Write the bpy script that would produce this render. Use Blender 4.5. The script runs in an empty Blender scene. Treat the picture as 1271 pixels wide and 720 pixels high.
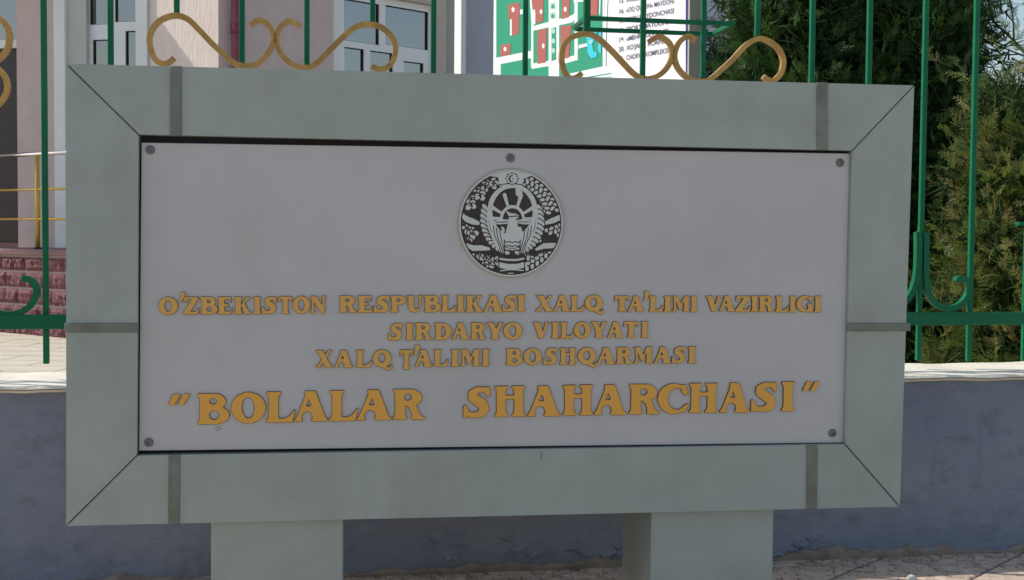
import bpy, bmesh, math, random
import numpy as np
from mathutils import Vector, Matrix
random.seed(7); rng = np.random.default_rng(7)
SC = bpy.context.scene; COL = SC.collection

# ------------------------------------------------------------------ camera
FX = 1577.18
RT = Vector((0.99024, -0.13915, 0.00835)); UP = Vector((-0.00211, 0.04488, 0.99899)); FW = Vector((0.13938, 0.98925, -0.04415))
CP = Vector((-0.36414, -2.67244, 0.13455))
cam = bpy.data.cameras.new('camera'); co = bpy.data.objects.new('camera', cam); COL.objects.link(co)
cam.sensor_width = 36; cam.lens = 36*FX/1271; cam.clip_start = .05; cam.clip_end = 2000
co.matrix_world = Matrix(((RT.x, UP.x, -FW.x, CP.x), (RT.y, UP.y, -FW.y, CP.y), (RT.z, UP.z, -FW.z, CP.z), (0, 0, 0, 1)))
SC.camera = co
# ------------------------------------------------------------------ light
TS = Vector((-1.0, 0.33, 1.0)).normalized()            # towards the sun
w = bpy.data.worlds.new('World'); SC.world = w; w.use_nodes = True
nt = w.node_tree; bg = nt.nodes['Background']; sky = nt.nodes.new('ShaderNodeTexSky'); sky.sky_type = 'NISHITA'
sky.sun_disc = False; sky.sun_elevation = math.asin(TS.z); sky.sun_rotation = math.atan2(TS.x, TS.y)
sky.air_density = 1.25; sky.dust_density = 1.8; sky.ozone_density = 1.0
nt.links.new(sky.outputs[0], bg.inputs[0]); bg.inputs[1].default_value = 0.15
sl = bpy.data.lights.new('sun', 'SUN'); sl.energy = 3.8; sl.angle = math.radians(.55); sl.color = (1, .94, .84)
so = bpy.data.objects.new('sun', sl); COL.objects.link(so); so.rotation_euler = TS.to_track_quat('Z', 'Y').to_euler()
SC.view_settings.view_transform = 'Standard'; SC.view_settings.look = 'None'; SC.view_settings.exposure = 0.0; SC.view_settings.gamma = 1

# ------------------------------------------------------------------ photo pixel -> point on a plane of the place
def ray(u, v): return FW + RT*((u-635.5)/FX) - UP*((v-360)/FX)
def onY(u, v, y=0.0, k=0.0):
    d = ray(u, v); t = (y + k*CP.x - CP.y)/(d.y - k*d.x); return CP + d*t
def onZ(u, v, z):
    d = ray(u, v); return CP + d*((z-CP.z)/d.z)
FY, FK = 0.9498, 0.03325
def onF(u, v, off=0.0): return onY(u, v, FY+off, FK)
def fy(x, off=0.0): return FY + off + FK*x

# ------------------------------------------------------------------ helpers
def empty(name, loc, label, cat, group=None):
    o = bpy.data.objects.new(name, None); COL.objects.link(o); o.location = loc; o.empty_display_size = .1
    o['label'] = label; o['category'] = cat
    if group: o['group'] = group
    bpy.context.view_layer.update() if False else None
    return o
def link(name, me, parent=None, mats=None, label=None, kind=None):
    o = bpy.data.objects.new(name, me); COL.objects.link(o)
    if mats is not None and not me.materials:
        for m in (mats if isinstance(mats, (list, tuple)) else [mats]): me.materials.append(m)
    if parent is not None:
        o.parent = parent
        p = parent; off = Vector()
        while p is not None: off += p.location; p = p.parent
        o.location = -off
    if label: o['label'] = label
    if kind: o['kind'] = kind
    return o
def tag(o, label, cat, group=None):
    o['label'] = label; o['category'] = cat
    if group: o['group'] = group
    return o
class MB:
    def __init__(s): s.v = []; s.f = []; s.m = []
    def add(s, vs, fs, m=0):
        b = len(s.v); s.v += [tuple(x) for x in vs]; s.f += [tuple(i+b for i in f) for f in fs]; s.m += [m]*len(fs)
    def hexa(s, p, m=0):   # 8 points: 4 back(bottom), 4 top, same order
        s.add(p, [(3, 2, 1, 0), (4, 5, 6, 7), (0, 1, 5, 4), (1, 2, 6, 5), (2, 3, 7, 6), (3, 0, 4, 7)], m)
    def box(s, x0, x1, y0, y1, z0, z1, m=0):
        s.hexa([(x0, y0, z0), (x1, y0, z0), (x1, y1, z0), (x0, y1, z0), (x0, y0, z1), (x1, y0, z1), (x1, y1, z1), (x0, y1, z1)], m)
    def sweep(s, pts, w, h, nrm, m=0, round_=False):
        # rectangular (or octagonal) bar along pts; w in the plane, h along nrm
        n = len(pts); nrm = Vector(nrm).normalized(); k = 8 if round_ else 4; b = len(s.v)
        for i, p in enumerate(pts):
            t = (Vector(pts[min(i+1, n-1)]) - Vector(pts[max(i-1, 0)])).normalized(); sd = nrm.cross(t).normalized()
            for j in range(k):
                if round_: a = 2*math.pi*(j+.5)/k; q = sd*math.cos(a)*w/2 + nrm*math.sin(a)*h/2
                else: q = sd*(w/2)*(1, -1, -1, 1)[j] + nrm*(h/2)*(1, 1, -1, -1)[j]
                s.v.append(tuple(Vector(p)+q))
        for i in range(n-1):
            for j in range(k):
                a = b+i*k+j; c = b+i*k+(j+1) % k; s.f.append((a, c, c+k, a+k)); s.m.append(m)
        s.f.append(tuple(b+j for j in range(k))[::-1]); s.f.append(tuple(b+(n-1)*k+j for j in range(k))); s.m += [m, m]
    def build(s, name, mats, parent=None, bevel=0, smooth=False, label=None, kind=None):
        me = bpy.data.meshes.new(name); me.from_pydata(s.v, [], s.f)
        bm = bmesh.new(); bm.from_mesh(me)
        for f, m in zip(bm.faces, s.m): f.material_index = m; f.smooth = smooth
        bmesh.ops.recalc_face_normals(bm, faces=bm.faces)
        if bevel: bmesh.ops.bevel(bm, geom=list(bm.edges), offset=bevel, segments=1, affect='EDGES')
        bm.to_mesh(me); bm.free()
        return link(name, me, parent, mats, label, kind)

# ------------------------------------------------------------------ materials
def mat(name, col, rough=.6, col2=None, scale=8, contrast=(.35, .65), bump=0, bscale=60, metal=0, detail=6, stretch=(1, 1, 1), spec=.5,
        dirt=None, dents=0, dntscale=3, runs=None, runamt=.4, dscale=3, dthr=(.6, .75), damt=.6, trans=None, coat=0):
    m = bpy.data.materials.new(name); m.use_nodes = True; n = m.node_tree.nodes; L = m.node_tree.links; b = n['Principled BSDF']
    b.inputs['Roughness'].default_value = rough; b.inputs['Metallic'].default_value = metal; b.inputs['Specular IOR Level'].default_value = spec
    b.inputs['Base Color'].default_value = (*col, 1); b.inputs['Coat Weight'].default_value = coat
    tc = n.new('ShaderNodeTexCoord'); mp = n.new('ShaderNodeMapping'); mp.inputs['Scale'].default_value = stretch
    L.new(tc.outputs['Object'], mp.inputs[0]); out = None
    def noise(sc, de=6):
        t = n.new('ShaderNodeTexNoise'); t.inputs['Scale'].default_value = sc; t.inputs['Detail'].default_value = de; t.inputs['Roughness'].default_value = .62
        L.new(mp.outputs[0], t.inputs['Vector']); return t.outputs['Fac']
    def ramp(src, lo, hi):
        r = n.new('ShaderNodeMapRange'); r.inputs['From Min'].default_value = lo; r.inputs['From Max'].default_value = hi
        L.new(src, r.inputs['Value']); return r.outputs[0]
    def mix(fac, a, c):
        x = n.new('ShaderNodeMix'); x.data_type = 'RGBA'; L.new(fac, x.inputs[0])
        if isinstance(a, tuple): x.inputs[6].default_value = (*a, 1)
        else: L.new(a, x.inputs[6])
        x.inputs[7].default_value = (*c, 1); return x.outputs[2]
    cur = col
    if col2: cur = mix(ramp(noise(scale, detail), *contrast), cur, col2)
    if dirt:
        f = ramp(noise(dscale, 8), *dthr); mm = n.new('ShaderNodeMath'); mm.operation = 'MULTIPLY'; mm.inputs[1].default_value = damt; L.new(f, mm.inputs[0])
        cur = mix(mm.outputs[0], cur, dirt)
    if runs:
        mp2 = n.new('ShaderNodeMapping'); mp2.inputs['Scale'].default_value = (26, 26, 1.6); L.new(tc.outputs['Object'], mp2.inputs[0])
        t = n.new('ShaderNodeTexNoise'); t.inputs['Scale'].default_value = 1; t.inputs['Detail'].default_value = 7; L.new(mp2.outputs[0], t.inputs['Vector'])
        mm = n.new('ShaderNodeMath'); mm.operation = 'MULTIPLY'; L.new(ramp(t.outputs['Fac'], .5, .75), mm.inputs[0])
        m3 = n.new('ShaderNodeMath'); m3.operation = 'MULTIPLY'; m3.inputs[1].default_value = runamt; L.new(ramp(noise(2.3, 4), .4, .65), m3.inputs[0]); L.new(m3.outputs[0], mm.inputs[1])
        cur = mix(mm.outputs[0], cur, runs)
    if not isinstance(cur, tuple): L.new(cur, b.inputs['Base Color'])
    if bump:
        bp = n.new('ShaderNodeBump'); bp.inputs['Strength'].default_value = bump; bp.inputs['Distance'].default_value = .01
        L.new(noise(bscale, 5), bp.inputs['Height']); L.new(bp.outputs[0], b.inputs['Normal'])
        if dents:
            b2 = n.new('ShaderNodeBump'); b2.inputs['Strength'].default_value = dents; b2.inputs['Distance'].default_value = .05
            L.new(noise(dntscale, 2), b2.inputs['Height']); L.new(b2.outputs[0], bp.inputs['Normal'])
            rr = n.new('ShaderNodeMapRange'); rr.inputs['To Min'].default_value = max(0, rough-.12); rr.inputs['To Max'].default_value = min(1, rough+.15); L.new(noise(9, 6), rr.inputs['Value']); L.new(rr.outputs[0], b.inputs['Roughness'])
    if trans:
        tr = n.new('ShaderNodeBsdfTranslucent'); ms = n.new('ShaderNodeMixShader'); ms.inputs[0].default_value = trans
        if isinstance(cur, tuple): tr.inputs[0].default_value = (*cur, 1)
        else: L.new(cur, tr.inputs[0])
        L.new(b.outputs[0], ms.inputs[1]); L.new(tr.outputs[0], ms.inputs[2]); L.new(ms.outputs[0], n['Material Output'].inputs[0])
    return m
M = {}
M['frame'] = mat('frame_paint', (.345, .395, .37), .40, (.295, .335, .305), 4.5, (.35, .7), .06, 30, dirt=(.25, .245, .20), dscale=7, dthr=(.5, .78), damt=.4, dents=.18, dntscale=3.5, runs=(.25, .26, .22), runamt=.3)
M['strip'] = mat('strip_metal', (.20, .22, .185), .5, (.13, .14, .115), 18, (.35, .7), .1, 40, metal=.3)
M['panel'] = mat('panel_board', (.50, .495, .505), .34, (.455, .45, .455), 3.5, (.3, .7), .02, 12, dirt=(.40, .39, .37), dscale=5, dthr=(.5, .8), damt=.3, dents=.06, dntscale=2.2, runs=(.42, .41, .40), runamt=.2)
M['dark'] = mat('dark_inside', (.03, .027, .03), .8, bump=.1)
M['bolt'] = mat('bolt_steel', (.13, .13, .14), .45, (.22, .22, .22), 120, bump=.3, bscale=200, metal=.7)
M['letter'] = mat('letter_gold', (.80, .41, .065), .36, (.66, .32, .05), 30, (.3, .7), .05, 90)
M['letter_small'] = mat('letter_gold_worn', (.74, .41, .09), .42, (.58, .31, .08), 70, (.35, .7), .05, 90)
M['ledge'] = mat('letter_edge', (.12, .075, .05), .7)
M['em_dark'] = mat('emblem_dark', (.028, .018, .022), .6, (.045, .03, .032), 60)
M['em_light'] = mat('emblem_light', (.60, .63, .61), .4, (.55, .57, .56), 25)
M['em_rim'] = mat('emblem_rim', (.42, .36, .29), .5)
M['green'] = mat('green_enamel', (.002, .125, .055), .38, (.003, .16, .07), 12, bump=.25, bscale=70, spec=.18, coat=.03, dirt=(.03, .10, .06), dscale=30, dthr=(.55, .75), damt=.5)
M['gold'] = mat('gold_paint', (.60, .34, .09), .30, (.42, .22, .06), 26, bump=.25, bscale=60, metal=.35, dirt=(.16, .09, .05), dscale=40, dthr=(.58, .75), damt=.6)
M['wall'] = mat('wall_paint', (.175, .21, .285), .68, (.265, .285, .335), 2.2, (.3, .7), .5, 34, detail=9, dirt=(.12, .14, .18), dscale=16, dthr=(.52, .72), damt=.6, stretch=(.8, 1, 1.3), dents=.3, dntscale=7, runs=(.12, .13, .16), runamt=.5)
M['crack'] = mat('crack_edge', (.085, .10, .135), .95)
M['mud'] = mat('bare_plaster', (.24, .19, .155), .95, (.36, .295, .235), 22, bump=.8, bscale=60)
M['coping'] = mat('coping_whitewash', (.80, .765, .66), .85, (.70, .66, .56), 9, bump=.4, bscale=45, dirt=(.38, .34, .28), dscale=14, dthr=(.6, .8), damt=.5)
M['paver'] = mat('paver_stone', (.72, .57, .44), .85, (.48, .37, .29), 14, (.35, .65), .9, 55, dirt=(.16, .11, .085), dscale=26, dthr=(.52, .66), damt=.8)
M['paver2'] = mat('paver_red', (.30, .16, .135), .85, (.22, .13, .11), 12, bump=.5, bscale=70)
M['earth'] = mat('earth', (.56, .48, .37), .95, (.48, .40, .30), 6, bump=.6, bscale=40)
M['plaza'] = mat('pale_paving', (.60, .55, .45), .8, (.52, .47, .385), 3, bump=.3, bscale=30)
M['joint'] = mat('paving_joint', (.33, .28, .22), .9)
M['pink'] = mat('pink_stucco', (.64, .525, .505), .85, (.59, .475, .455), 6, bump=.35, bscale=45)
M['pinklit'] = mat('lit_combed_stucco', (.82, .73, .67), .9, (.76, .65, .59), 8, bump=.75, bscale=26, stretch=(2.2, 2.2, .45))  # paler copy of the pink stucco, sunlight put into the colour
M['white'] = mat('white_upvc', (.82, .84, .84), .35, (.78, .80, .80), 5)
M['greyw'] = mat('grey_reveal', (.54, .57, .53), .8, (.50, .53, .49), 5, bump=.2, bscale=40)
M['beige'] = mat('beige_reveal', (.56, .50, .42), .85, (.51, .46, .39), 8, bump=.3, bscale=40)
M['bluew'] = mat('blue_grey_render', (.40, .44, .51), .85, (.46, .49, .545), 9, (.3, .7), .3, 30, stretch=(1, 1, .3))
M['maroon'] = mat('maroon_pipe', (.20, .03, .065), .25, bump=.1)
M['cap'] = mat('maroon_cap', (.24, .12, .13), .55, (.18, .09, .10), 20, bump=.3)
M['stone'] = mat('split_stone', (.115, .034, .040), .8, (.235, .09, .095), 26, (.35, .7), 1.0, 60, detail=8)
M['mortar'] = mat('pale_mortar', (.62, .5, .46), .9, bump=.4)
M['steel'] = mat('bright_steel', (.75, .75, .76), .2, metal=1)
M['yellow'] = mat('yellow_tube', (.62, .40, .06), .25, metal=.4)
M['door'] = mat('dark_door', (.028, .022, .024), .35, (.04, .03, .03), 10)
M['curtain'] = mat('grey_curtain', (.60, .70, .72), .9, (.42, .50, .53), 3, stretch=(9, 9, .3), bump=.4, bscale=8)
M['curtain_pale'] = mat('pale_curtain', (.82, .92, .92), .9, (.66, .76, .78), 3, stretch=(9, 9, .3), bump=.4, bscale=8)
M['darkred'] = mat('dark_red_drape', (.035, .014, .018), .9)
M['post'] = mat('grey_post', (.40, .40, .36), .6, (.30, .31, .29), 14, stretch=(1, 1, .3))
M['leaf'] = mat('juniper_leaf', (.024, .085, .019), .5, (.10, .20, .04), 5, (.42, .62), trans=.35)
M['leaf2'] = mat('sunny_juniper_leaf', (.15, .23, .042), .5, (.33, .28, .11), 7, (.45, .62), trans=.45)  # yellowish leaf, brightened so the colour carries some of the sunlight
M['leafd'] = mat('shaded_juniper_leaf', (.022, .050, .018), .9, (.04, .07, .024), 5, (.4, .6), trans=.15, spec=.1)  # darkened leaf colour, painting in the shade inside the crowns; back trees share it
M['bark'] = mat('bark', (.05, .038, .03), .9, (.09, .07, .06), 20, bump=.6)
M['twig'] = mat('bare_twig', (.11, .09, .09), .9)
def flat(name, c, r=.5): return mat(name, c, r)
M['mgreen'] = flat('map_green', (.012, .30, .175)); M['mwhite'] = flat('map_white', (.74, .78, .80)); M['mred'] = flat('map_red', (.40, .11, .095))
M['mcyan'] = flat('map_cyan', (.03, .55, .75)); M['mblue'] = flat('map_navy', (.02, .02, .16)); M['mtext'] = flat('map_text', (.12, .12, .20)); M['mpale'] = flat('map_pale', (.40, .62, .56)); M['mlegend'] = flat('map_legend', (.80, .80, .84))
g = bpy.data.materials.new('window_glass'); g.use_nodes = True; n_ = g.node_tree.nodes; L_ = g.node_tree.links
gl = n_.new('ShaderNodeBsdfGlossy'); gl.inputs['Roughness'].default_value = .02; tp = n_.new('ShaderNodeBsdfTransparent'); tp.inputs[0].default_value = (.88, .94, .94, 1)
mx = n_.new('ShaderNodeMixShader'); lw = n_.new('ShaderNodeFresnel'); lw.inputs[0].default_value = 4.0
L_.new(lw.outputs[0], mx.inputs[0]); L_.new(tp.outputs[0], mx.inputs[1]); L_.new(gl.outputs[0], mx.inputs[2]); L_.new(mx.outputs[0], n_['Material Output'].inputs[0])
M['glass'] = g

# ================================================================== outline tracing for cut-out letters and the emblem relief
class Can:
    def __init__(s, w, h=1.0, res=56, pad=.3):
        s.res = res; s.pad = pad
        nx = int((w+2*pad)*res)+1; ny = int((h+2*pad)*res)+1
        s.X, s.Y = np.meshgrid(np.arange(nx)/res-pad, np.arange(ny)/res-pad); s.F = np.zeros_like(s.X)
    def _poly(s, P):
        ins = np.zeros(s.X.shape, bool); n = len(P)
        for i in range(n):
            x1, y1 = P[i]; x2, y2 = P[(i+1) % n]
            if y1 == y2: continue
            c = ((y1 > s.Y) != (y2 > s.Y)); ins ^= c & (s.X < (x2-x1)*(s.Y-y1)/(y2-y1)+x1)
        return ins
    def _ell(s, cx, cy, rx, ry, a=0):
        dx = s.X-cx; dy = s.Y-cy; c, q = math.cos(a), math.sin(a)
        return ((dx*c+dy*q)/rx)**2+((-dx*q+dy*c)/ry)**2 < 1
    def _str(s, P, w):
        if not isinstance(w, (list, tuple)): w = [w]*len(P)
        m = np.zeros(s.X.shape, bool)
        for i in range(len(P)-1):
            (x1, y1), (x2, y2) = P[i], P[i+1]; dx, dy = x2-x1, y2-y1; L = dx*dx+dy*dy+1e-12
            t = np.clip(((s.X-x1)*dx+(s.Y-y1)*dy)/L, 0, 1); d = np.hypot(s.X-x1-t*dx, s.Y-y1-t*dy); m |= d < (w[i]+(w[i+1]-w[i])*t)/2
        return m
    def poly(s, *P): s.F[s._poly(P)] = 1; return s
    def cpoly(s, *P): s.F[s._poly(P)] = 0; return s
    def ell(s, *a): s.F[s._ell(*a)] = 1; return s
    def cell(s, *a): s.F[s._ell(*a)] = 0; return s
    def stroke(s, P, w): s.F[s._str(P, w)] = 1; return s
    def cstroke(s, P, w): s.F[s._str(P, w)] = 0; return s
    def rect(s, x0, y0, x1, y1): s.F[(s.X > x0) & (s.X < x1) & (s.Y > y0) & (s.Y < y1)] = 1; return s
    def crect(s, x0, y0, x1, y1): s.F[(s.X > x0) & (s.X < x1) & (s.Y > y0) & (s.Y < y1)] = 0; return s
    def blur(s, k=1):
        F = s.F
        for _ in range(k):
            G = F.copy(); G[1:-1, :] = (F[:-2, :]+2*F[1:-1, :]+F[2:, :])/4; F = G.copy(); F[:, 1:-1] = (G[:, :-2]+2*G[:, 1:-1]+G[:, 2:])/4
        return F
    def loops(s, k=2, lev=.5, tol=.3, minp=6):
        F = s.blur(k); I = F > lev; ny, nx = F.shape
        code = I[:-1, :-1]*1+I[:-1, 1:]*2+I[1:, 1:]*4+I[1:, :-1]*8
        nxt = {}
        def pt(e):
            y, x, d = e
            if d == 0: a, b = F[y, x], F[y, x+1]; t = (lev-a)/(b-a); return ((x+t)/s.res-s.pad, y/s.res-s.pad)
            a, b = F[y, x], F[y+1, x]; t = (lev-a)/(b-a); return (x/s.res-s.pad, (y+t)/s.res-s.pad)
        T = {1: [(3, 0)], 2: [(0, 1)], 3: [(3, 1)], 4: [(1, 2)], 5: [(3, 0), (1, 2)], 6: [(0, 2)], 7: [(3, 2)], 8: [(2, 3)], 9: [(2, 0)], 10: [(0, 1), (2, 3)], 11: [(2, 1)], 12: [(1, 3)], 13: [(1, 0)], 14: [(0, 3)]}
        ys, xs = np.nonzero((code > 0) & (code < 15))
        for y, x in zip(ys.tolist(), xs.tolist()):
            E = [(y, x, 0), (y, x+1, 1), (y+1, x, 0), (y, x, 1)]
            for a, b in T[int(code[y, x])]: nxt[E[a]] = E[b]
        out = []
        while nxt:
            st, cur = nxt.popitem(); L = [pt(st)]
            while cur != st and cur in nxt: L.append(pt(cur)); cur = nxt.pop(cur)
            if len(L) >= minp: out.append(rdp(L, tol/s.res))
        return [l for l in out if len(l) >= 3]
def rdp(L, tol):
    P = np.array(L); n = len(P); k = int(np.argmax(((P-P[0])**2).sum(1)))
    keep = {0, k}
    st = [(0, k), (k, n)]
    while st:
        a, b = st.pop()
        if b-a < 2: continue
        A = P[a]; B = P[b % n]; d = B-A; l = np.hypot(*d)+1e-12; Q = P[a+1:b]-A; dist = np.abs(Q[:, 0]*d[1]-Q[:, 1]*d[0])/l; j = int(np.argmax(dist))
        if dist[j] > tol: j += a+1; keep.add(j); st += [(a, j), (j, b)]
    return [tuple(P[i]) for i in sorted(keep)]
def cutout(loops, sx, sy, depth):
    """flat shape in XZ, thickness from y=0 towards -y"""
    cu = bpy.data.curves.new('t', 'CURVE'); cu.dimensions = '2D'; cu.fill_mode = 'BOTH'; cu.extrude = depth/2
    for l in loops:
        sp = cu.splines.new('POLY'); sp.points.add(len(l)-1); sp.use_cyclic_u = True
        for i, (x, y) in enumerate(l): sp.points[i].co = (x*sx, y*sy, 0, 1)
    ob = bpy.data.objects.new('t', cu); COL.objects.link(ob); dg = bpy.context.evaluated_depsgraph_get()
    me = bpy.data.meshes.new_from_object(ob.evaluated_get(dg)); bpy.data.objects.remove(ob); bpy.data.curves.remove(cu)
    v = [(p.co.x, -(p.co.z+depth/2), p.co.y) for p in me.vertices]; f = [tuple(p.vertices) for p in me.polygons]; bpy.data.meshes.remove(me)
    return v, f

def stem(c, x, w, y0=0, y1=1, fl=.08):
    c.poly((x-w/2-fl, y1), (x+w/2+fl, y1), (x+w/2+fl, y1-.05), (x+w/2+.02, y1-.12), (x+w/2, y1-.22), (x+w/2, y0+.22), (x+w/2+.02, y0+.12), (x+w/2+fl, y0+.05), (x+w/2+fl, y0),
           (x-w/2-fl, y0), (x-w/2-fl, y0+.05), (x-w/2-.02, y0+.12), (x-w/2, y0+.22), (x-w/2, y1-.22), (x-w/2-.02, y1-.12), (x-w/2-fl, y1-.05))
def glyph(ch):
    W = dict(I=.5, H=1.06, A=1.16, B=1.04, O=1.1, L=.96, R=1.08, S=.92, C=1.0, D=1.04, E=.9, K=1.05, Z=.9, T=.95, U=1.0, P=.95, X=1.05, Q=1.18, M=1.25, V=1.05, G=1.08, Y=1.0, N=1.05).get(ch, .7)
    c = Can(W)
    if ch == 'I': stem(c, .25, .32)
    elif ch == 'H': stem(c, .24, .3); stem(c, .82, .3); c.poly((.3, .56), (.8, .56), (.8, .69), (.3, .69))
    elif ch == 'A':
        c.poly((.38, 1), (.74, 1), (.76, .93), (1.06, .14), (1.16, .05), (1.16, 0), (.58, 0), (.58, .05), (.64, .12), (.6, .25), (.5, .33), (.36, .32), (.28, .22), (.25, .1), (.3, .04), (.3, 0), (0, 0), (0, .05), (.08, .12), (.4, .88), (.36, .94))
        c.cpoly((.51, .72), (.60, .50), (.40, .50))
    elif ch == 'B':
        stem(c, .24, .34); c.rect(.2, 0, .55, 1); c.ell(.55, .73, .37, .27).ell(.58, .29, .46, .29).cell(.5, .745, .12, .105).cell(.54, .29, .17, .15); c.cell(.98, .57, .05, .04)
    elif ch == 'O': c.ell(.55, .5, .55, .51).cell(.54, .5, .2, .35, .06)
    elif ch == 'L':
        stem(c, .24, .32, fl=.09); c.poly((.24, 0), (.88, 0), (.97, .4), (.93, .42), (.8, .22), (.62, .13), (.4, .12), (.3, .14))
    elif ch in 'RP':
        stem(c, .24, .34); c.rect(.2, .47 if ch == 'R' else .4, .5, 1); c.ell(.56, .72, .40, .28).cell(.49, .74, .13, .12)
        if ch == 'R': c.poly((.42, .56), (.74, .52), (.92, .14), (1.07, .06), (1.07, 0), (.62, 0), (.62, .2), (.52, .4), (.42, .46)); c.crect(.452, -.1, .53, .40)
        else: c.crect(.42, .3, .5, .43)
    elif ch == 'S':
        P = [(.82, .82), (.66, .91), (.45, .9), (.29, .78), (.3, .66), (.46, .55), (.64, .43), (.7, .3), (.62, .15), (.42, .08), (.22, .1), (.06, .22)]
        c.stroke(P, [.1, .16, .2, .27, .31, .33, .33, .31, .27, .18, .15, .08]); c.poly((.74, 1), (.86, 1), (.88, .66), (.8, .66), (.7, .8)).poly((.0, .0), (.1, 0), (.22, .14), (.08, .4), (0, .4))
    elif ch == 'C':
        c.ell(.55, .5, .55, .51).cell(.68, .5, .35, .36).crect(.72, .33, 1.2, .68); c.poly((.85, .98), (.95, .98), (.97, .6), (.9, .6), (.78, .8)).poly((.97, .33), (1, .32), (.95, .05), (.75, .04), (.75, .14))
    elif ch == 'G':
        c.ell(.52, .5, .52, .51).cell(.62, .5, .3, .36).crect(.66, .3, 1.2, .66); c.poly((.8, .98), (.9, .98), (.92, .62), (.85, .62), (.72, .8)); stem(c, .85, .26, 0, .5, .07)
    elif ch == 'D': stem(c, .24, .34); c.F[(c._ell(.45, .5, .58, .5)) & (c.X > .4)] = 1; c.F[c._ell(.46, .5, .22, .34) & (c.X > .41)] = 0; c.rect(.2, .88, .5, 1).rect(.2, 0, .5, .12)
    elif ch == 'E':
        stem(c, .24, .34); c.rect(.2, .86, .78, 1).rect(.2, .45, .62, .57).rect(.2, 0, .8, .13); c.poly((.7, 1), (.8, 1), (.82, .68), (.77, .68)).poly((.72, .05), (.8, 0), (.9, .36), (.85, .36)).poly((.58, .4), (.64, .35), (.64, .67), (.58, .62))
    elif ch == 'K':
        stem(c, .24, .34); c.poly((.35, .42), (.72, .9), (.64, 1), (1, 1), (1, .93), (.88, .88), (.62, .6), (.92, .14), (1.05, .06), (1.05, 0), (.62, 0), (.62, .08), (.45, .46))
    elif ch == 'Z': c.poly((.04, 1), (.88, 1), (.88, .9), (.4, .13), (.72, .15), (.86, .36), (.9, .36), (.86, 0), (0, 0), (0, .1), (.5, .87), (.24, .86), (.1, .68), (.04, .68))
    elif ch == 'T': stem(c, .475, .33, 0, .95); c.poly((.04, 1), (.91, 1), (.95, .66), (.9, .66), (.8, .84), (.15, .84), (.05, .66), (0, .66))
    elif ch == 'U':
        c.rect(.08, .35, .42, 1).rect(.76, .35, .88, 1).rect(0, .92, .5, 1).rect(.68, .92, 1, 1); c.F[c._ell(.48, .38, .4, .39) & (c.Y < .4)] = 1; c.F[c._ell(.59, .38, .17, .22) & (c.Y < .4)] = 0; c.crect(.421, .38, .759, .9)
    elif ch == 'X': c.poly((.02, 1), (.5, 1), (.48, .93), (.58, .72), (.76, .93), (.7, 1), (1, 1), (1, .94), (.88, .88), (.66, .58), (.94, .12), (1.05, .06), (1.05, 0), (.56, 0), (.58, .08), (.46, .32), (.28, .08), (.34, 0), (0, 0), (0, .06), (.12, .12), (.38, .46), (.12, .9), (.02, .94))
    elif ch == 'Q': c.ell(.55, .5, .55, .51).cell(.54, .54, .2, .3, .06); c.stroke([(.5, .12), (.75, -.02), (1.0, -.12), (1.12, .0), (1.1, .1)], [.1, .18, .16, .1, .06])
    elif ch == 'M':
        c.poly((0, 1), (.42, 1), (.64, .5), (.86, 1), (1.25, 1), (1.25, .93), (1.18, .88), (1.18, .12), (1.25, .07), (1.25, 0), (.78, 0), (.78, .07), (.85, .12), (.85, .7), (.6, .12), (.5, .12), (.24, .7), (.24, .14), (.34, .07), (.34, 0), (0, 0), (0, .07), (.1, .14), (.1, .88), (0, .93))
    elif ch == 'V': c.poly((0, 1), (.5, 1), (.5, .93), (.46, .88), (.62, .4), (.78, .88), (.72, .93), (.72, 1), (1.05, 1), (1.05, .93), (.94, .88), (.62, 0), (.4, 0), (.08, .88), (0, .93))
    elif ch == 'Y': stem(c, .5, .33, 0, .5); c.poly((0, 1), (.46, 1), (.46, .94), (.42, .9), (.56, .62), (.72, .9), (.66, .94), (.66, 1), (1, 1), (1, .94), (.9, .9), (.66, .42), (.34, .42), (.1, .9), (0, .94))
    elif ch == 'N':
        c.poly((0, 1), (.42, 1), (.82, .45), (.82, .88), (.72, .93), (.72, 1), (1.05, 1), (1.05, .93), (.95, .88), (.95, 0), (.74, 0), (.24, .68), (.24, .13), (.36, .07), (.36, 0), (0, 0), (0, .07), (.1, .13), (.1, .88), (0, .93))
    elif ch == "'": c.poly((.2, 1), (.62, .96), (.66, .7), (.2, 0), (.05, .1), (.2, .5)); c.ell(.42, .76, .26, .24)
    elif ch == '"': c.poly((.17, 1), (.36, 1), (.40, .92), (.2, 0), (0, 0)).poly((.50, 1), (.69, 1), (.7, .92), (.5, 0), (.3, 0))
    return c, W
GC = {}
def glyph_mesh(ch, big):
    key = (ch, big)
    if key in GC: return GC[key]
    c, W = glyph(ch); mb = MB()
    v, f = cutout(c.loops(3, .30 if big else .16), 1/W, 1, .0022); mb.add(v, f, 1)
    v, f = cutout(c.loops(2, .60 if big else .55), 1/W, 1, .0045); mb.add(v, f, 0)
    me = bpy.data.meshes.new('letter'); me.from_pydata(mb.v, [], mb.f)
    for p, m in zip(me.polygons, mb.m): p.material_index = m
    # the rim of the upper layer is brown as well
    for p in me.polygons:
        if abs(p.normal.y) < .5: p.material_index = 1
    me.materials.append(M['letter'] if big else M['letter_small']); me.materials.append(M['ledge']); GC[key] = me
    return me

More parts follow.
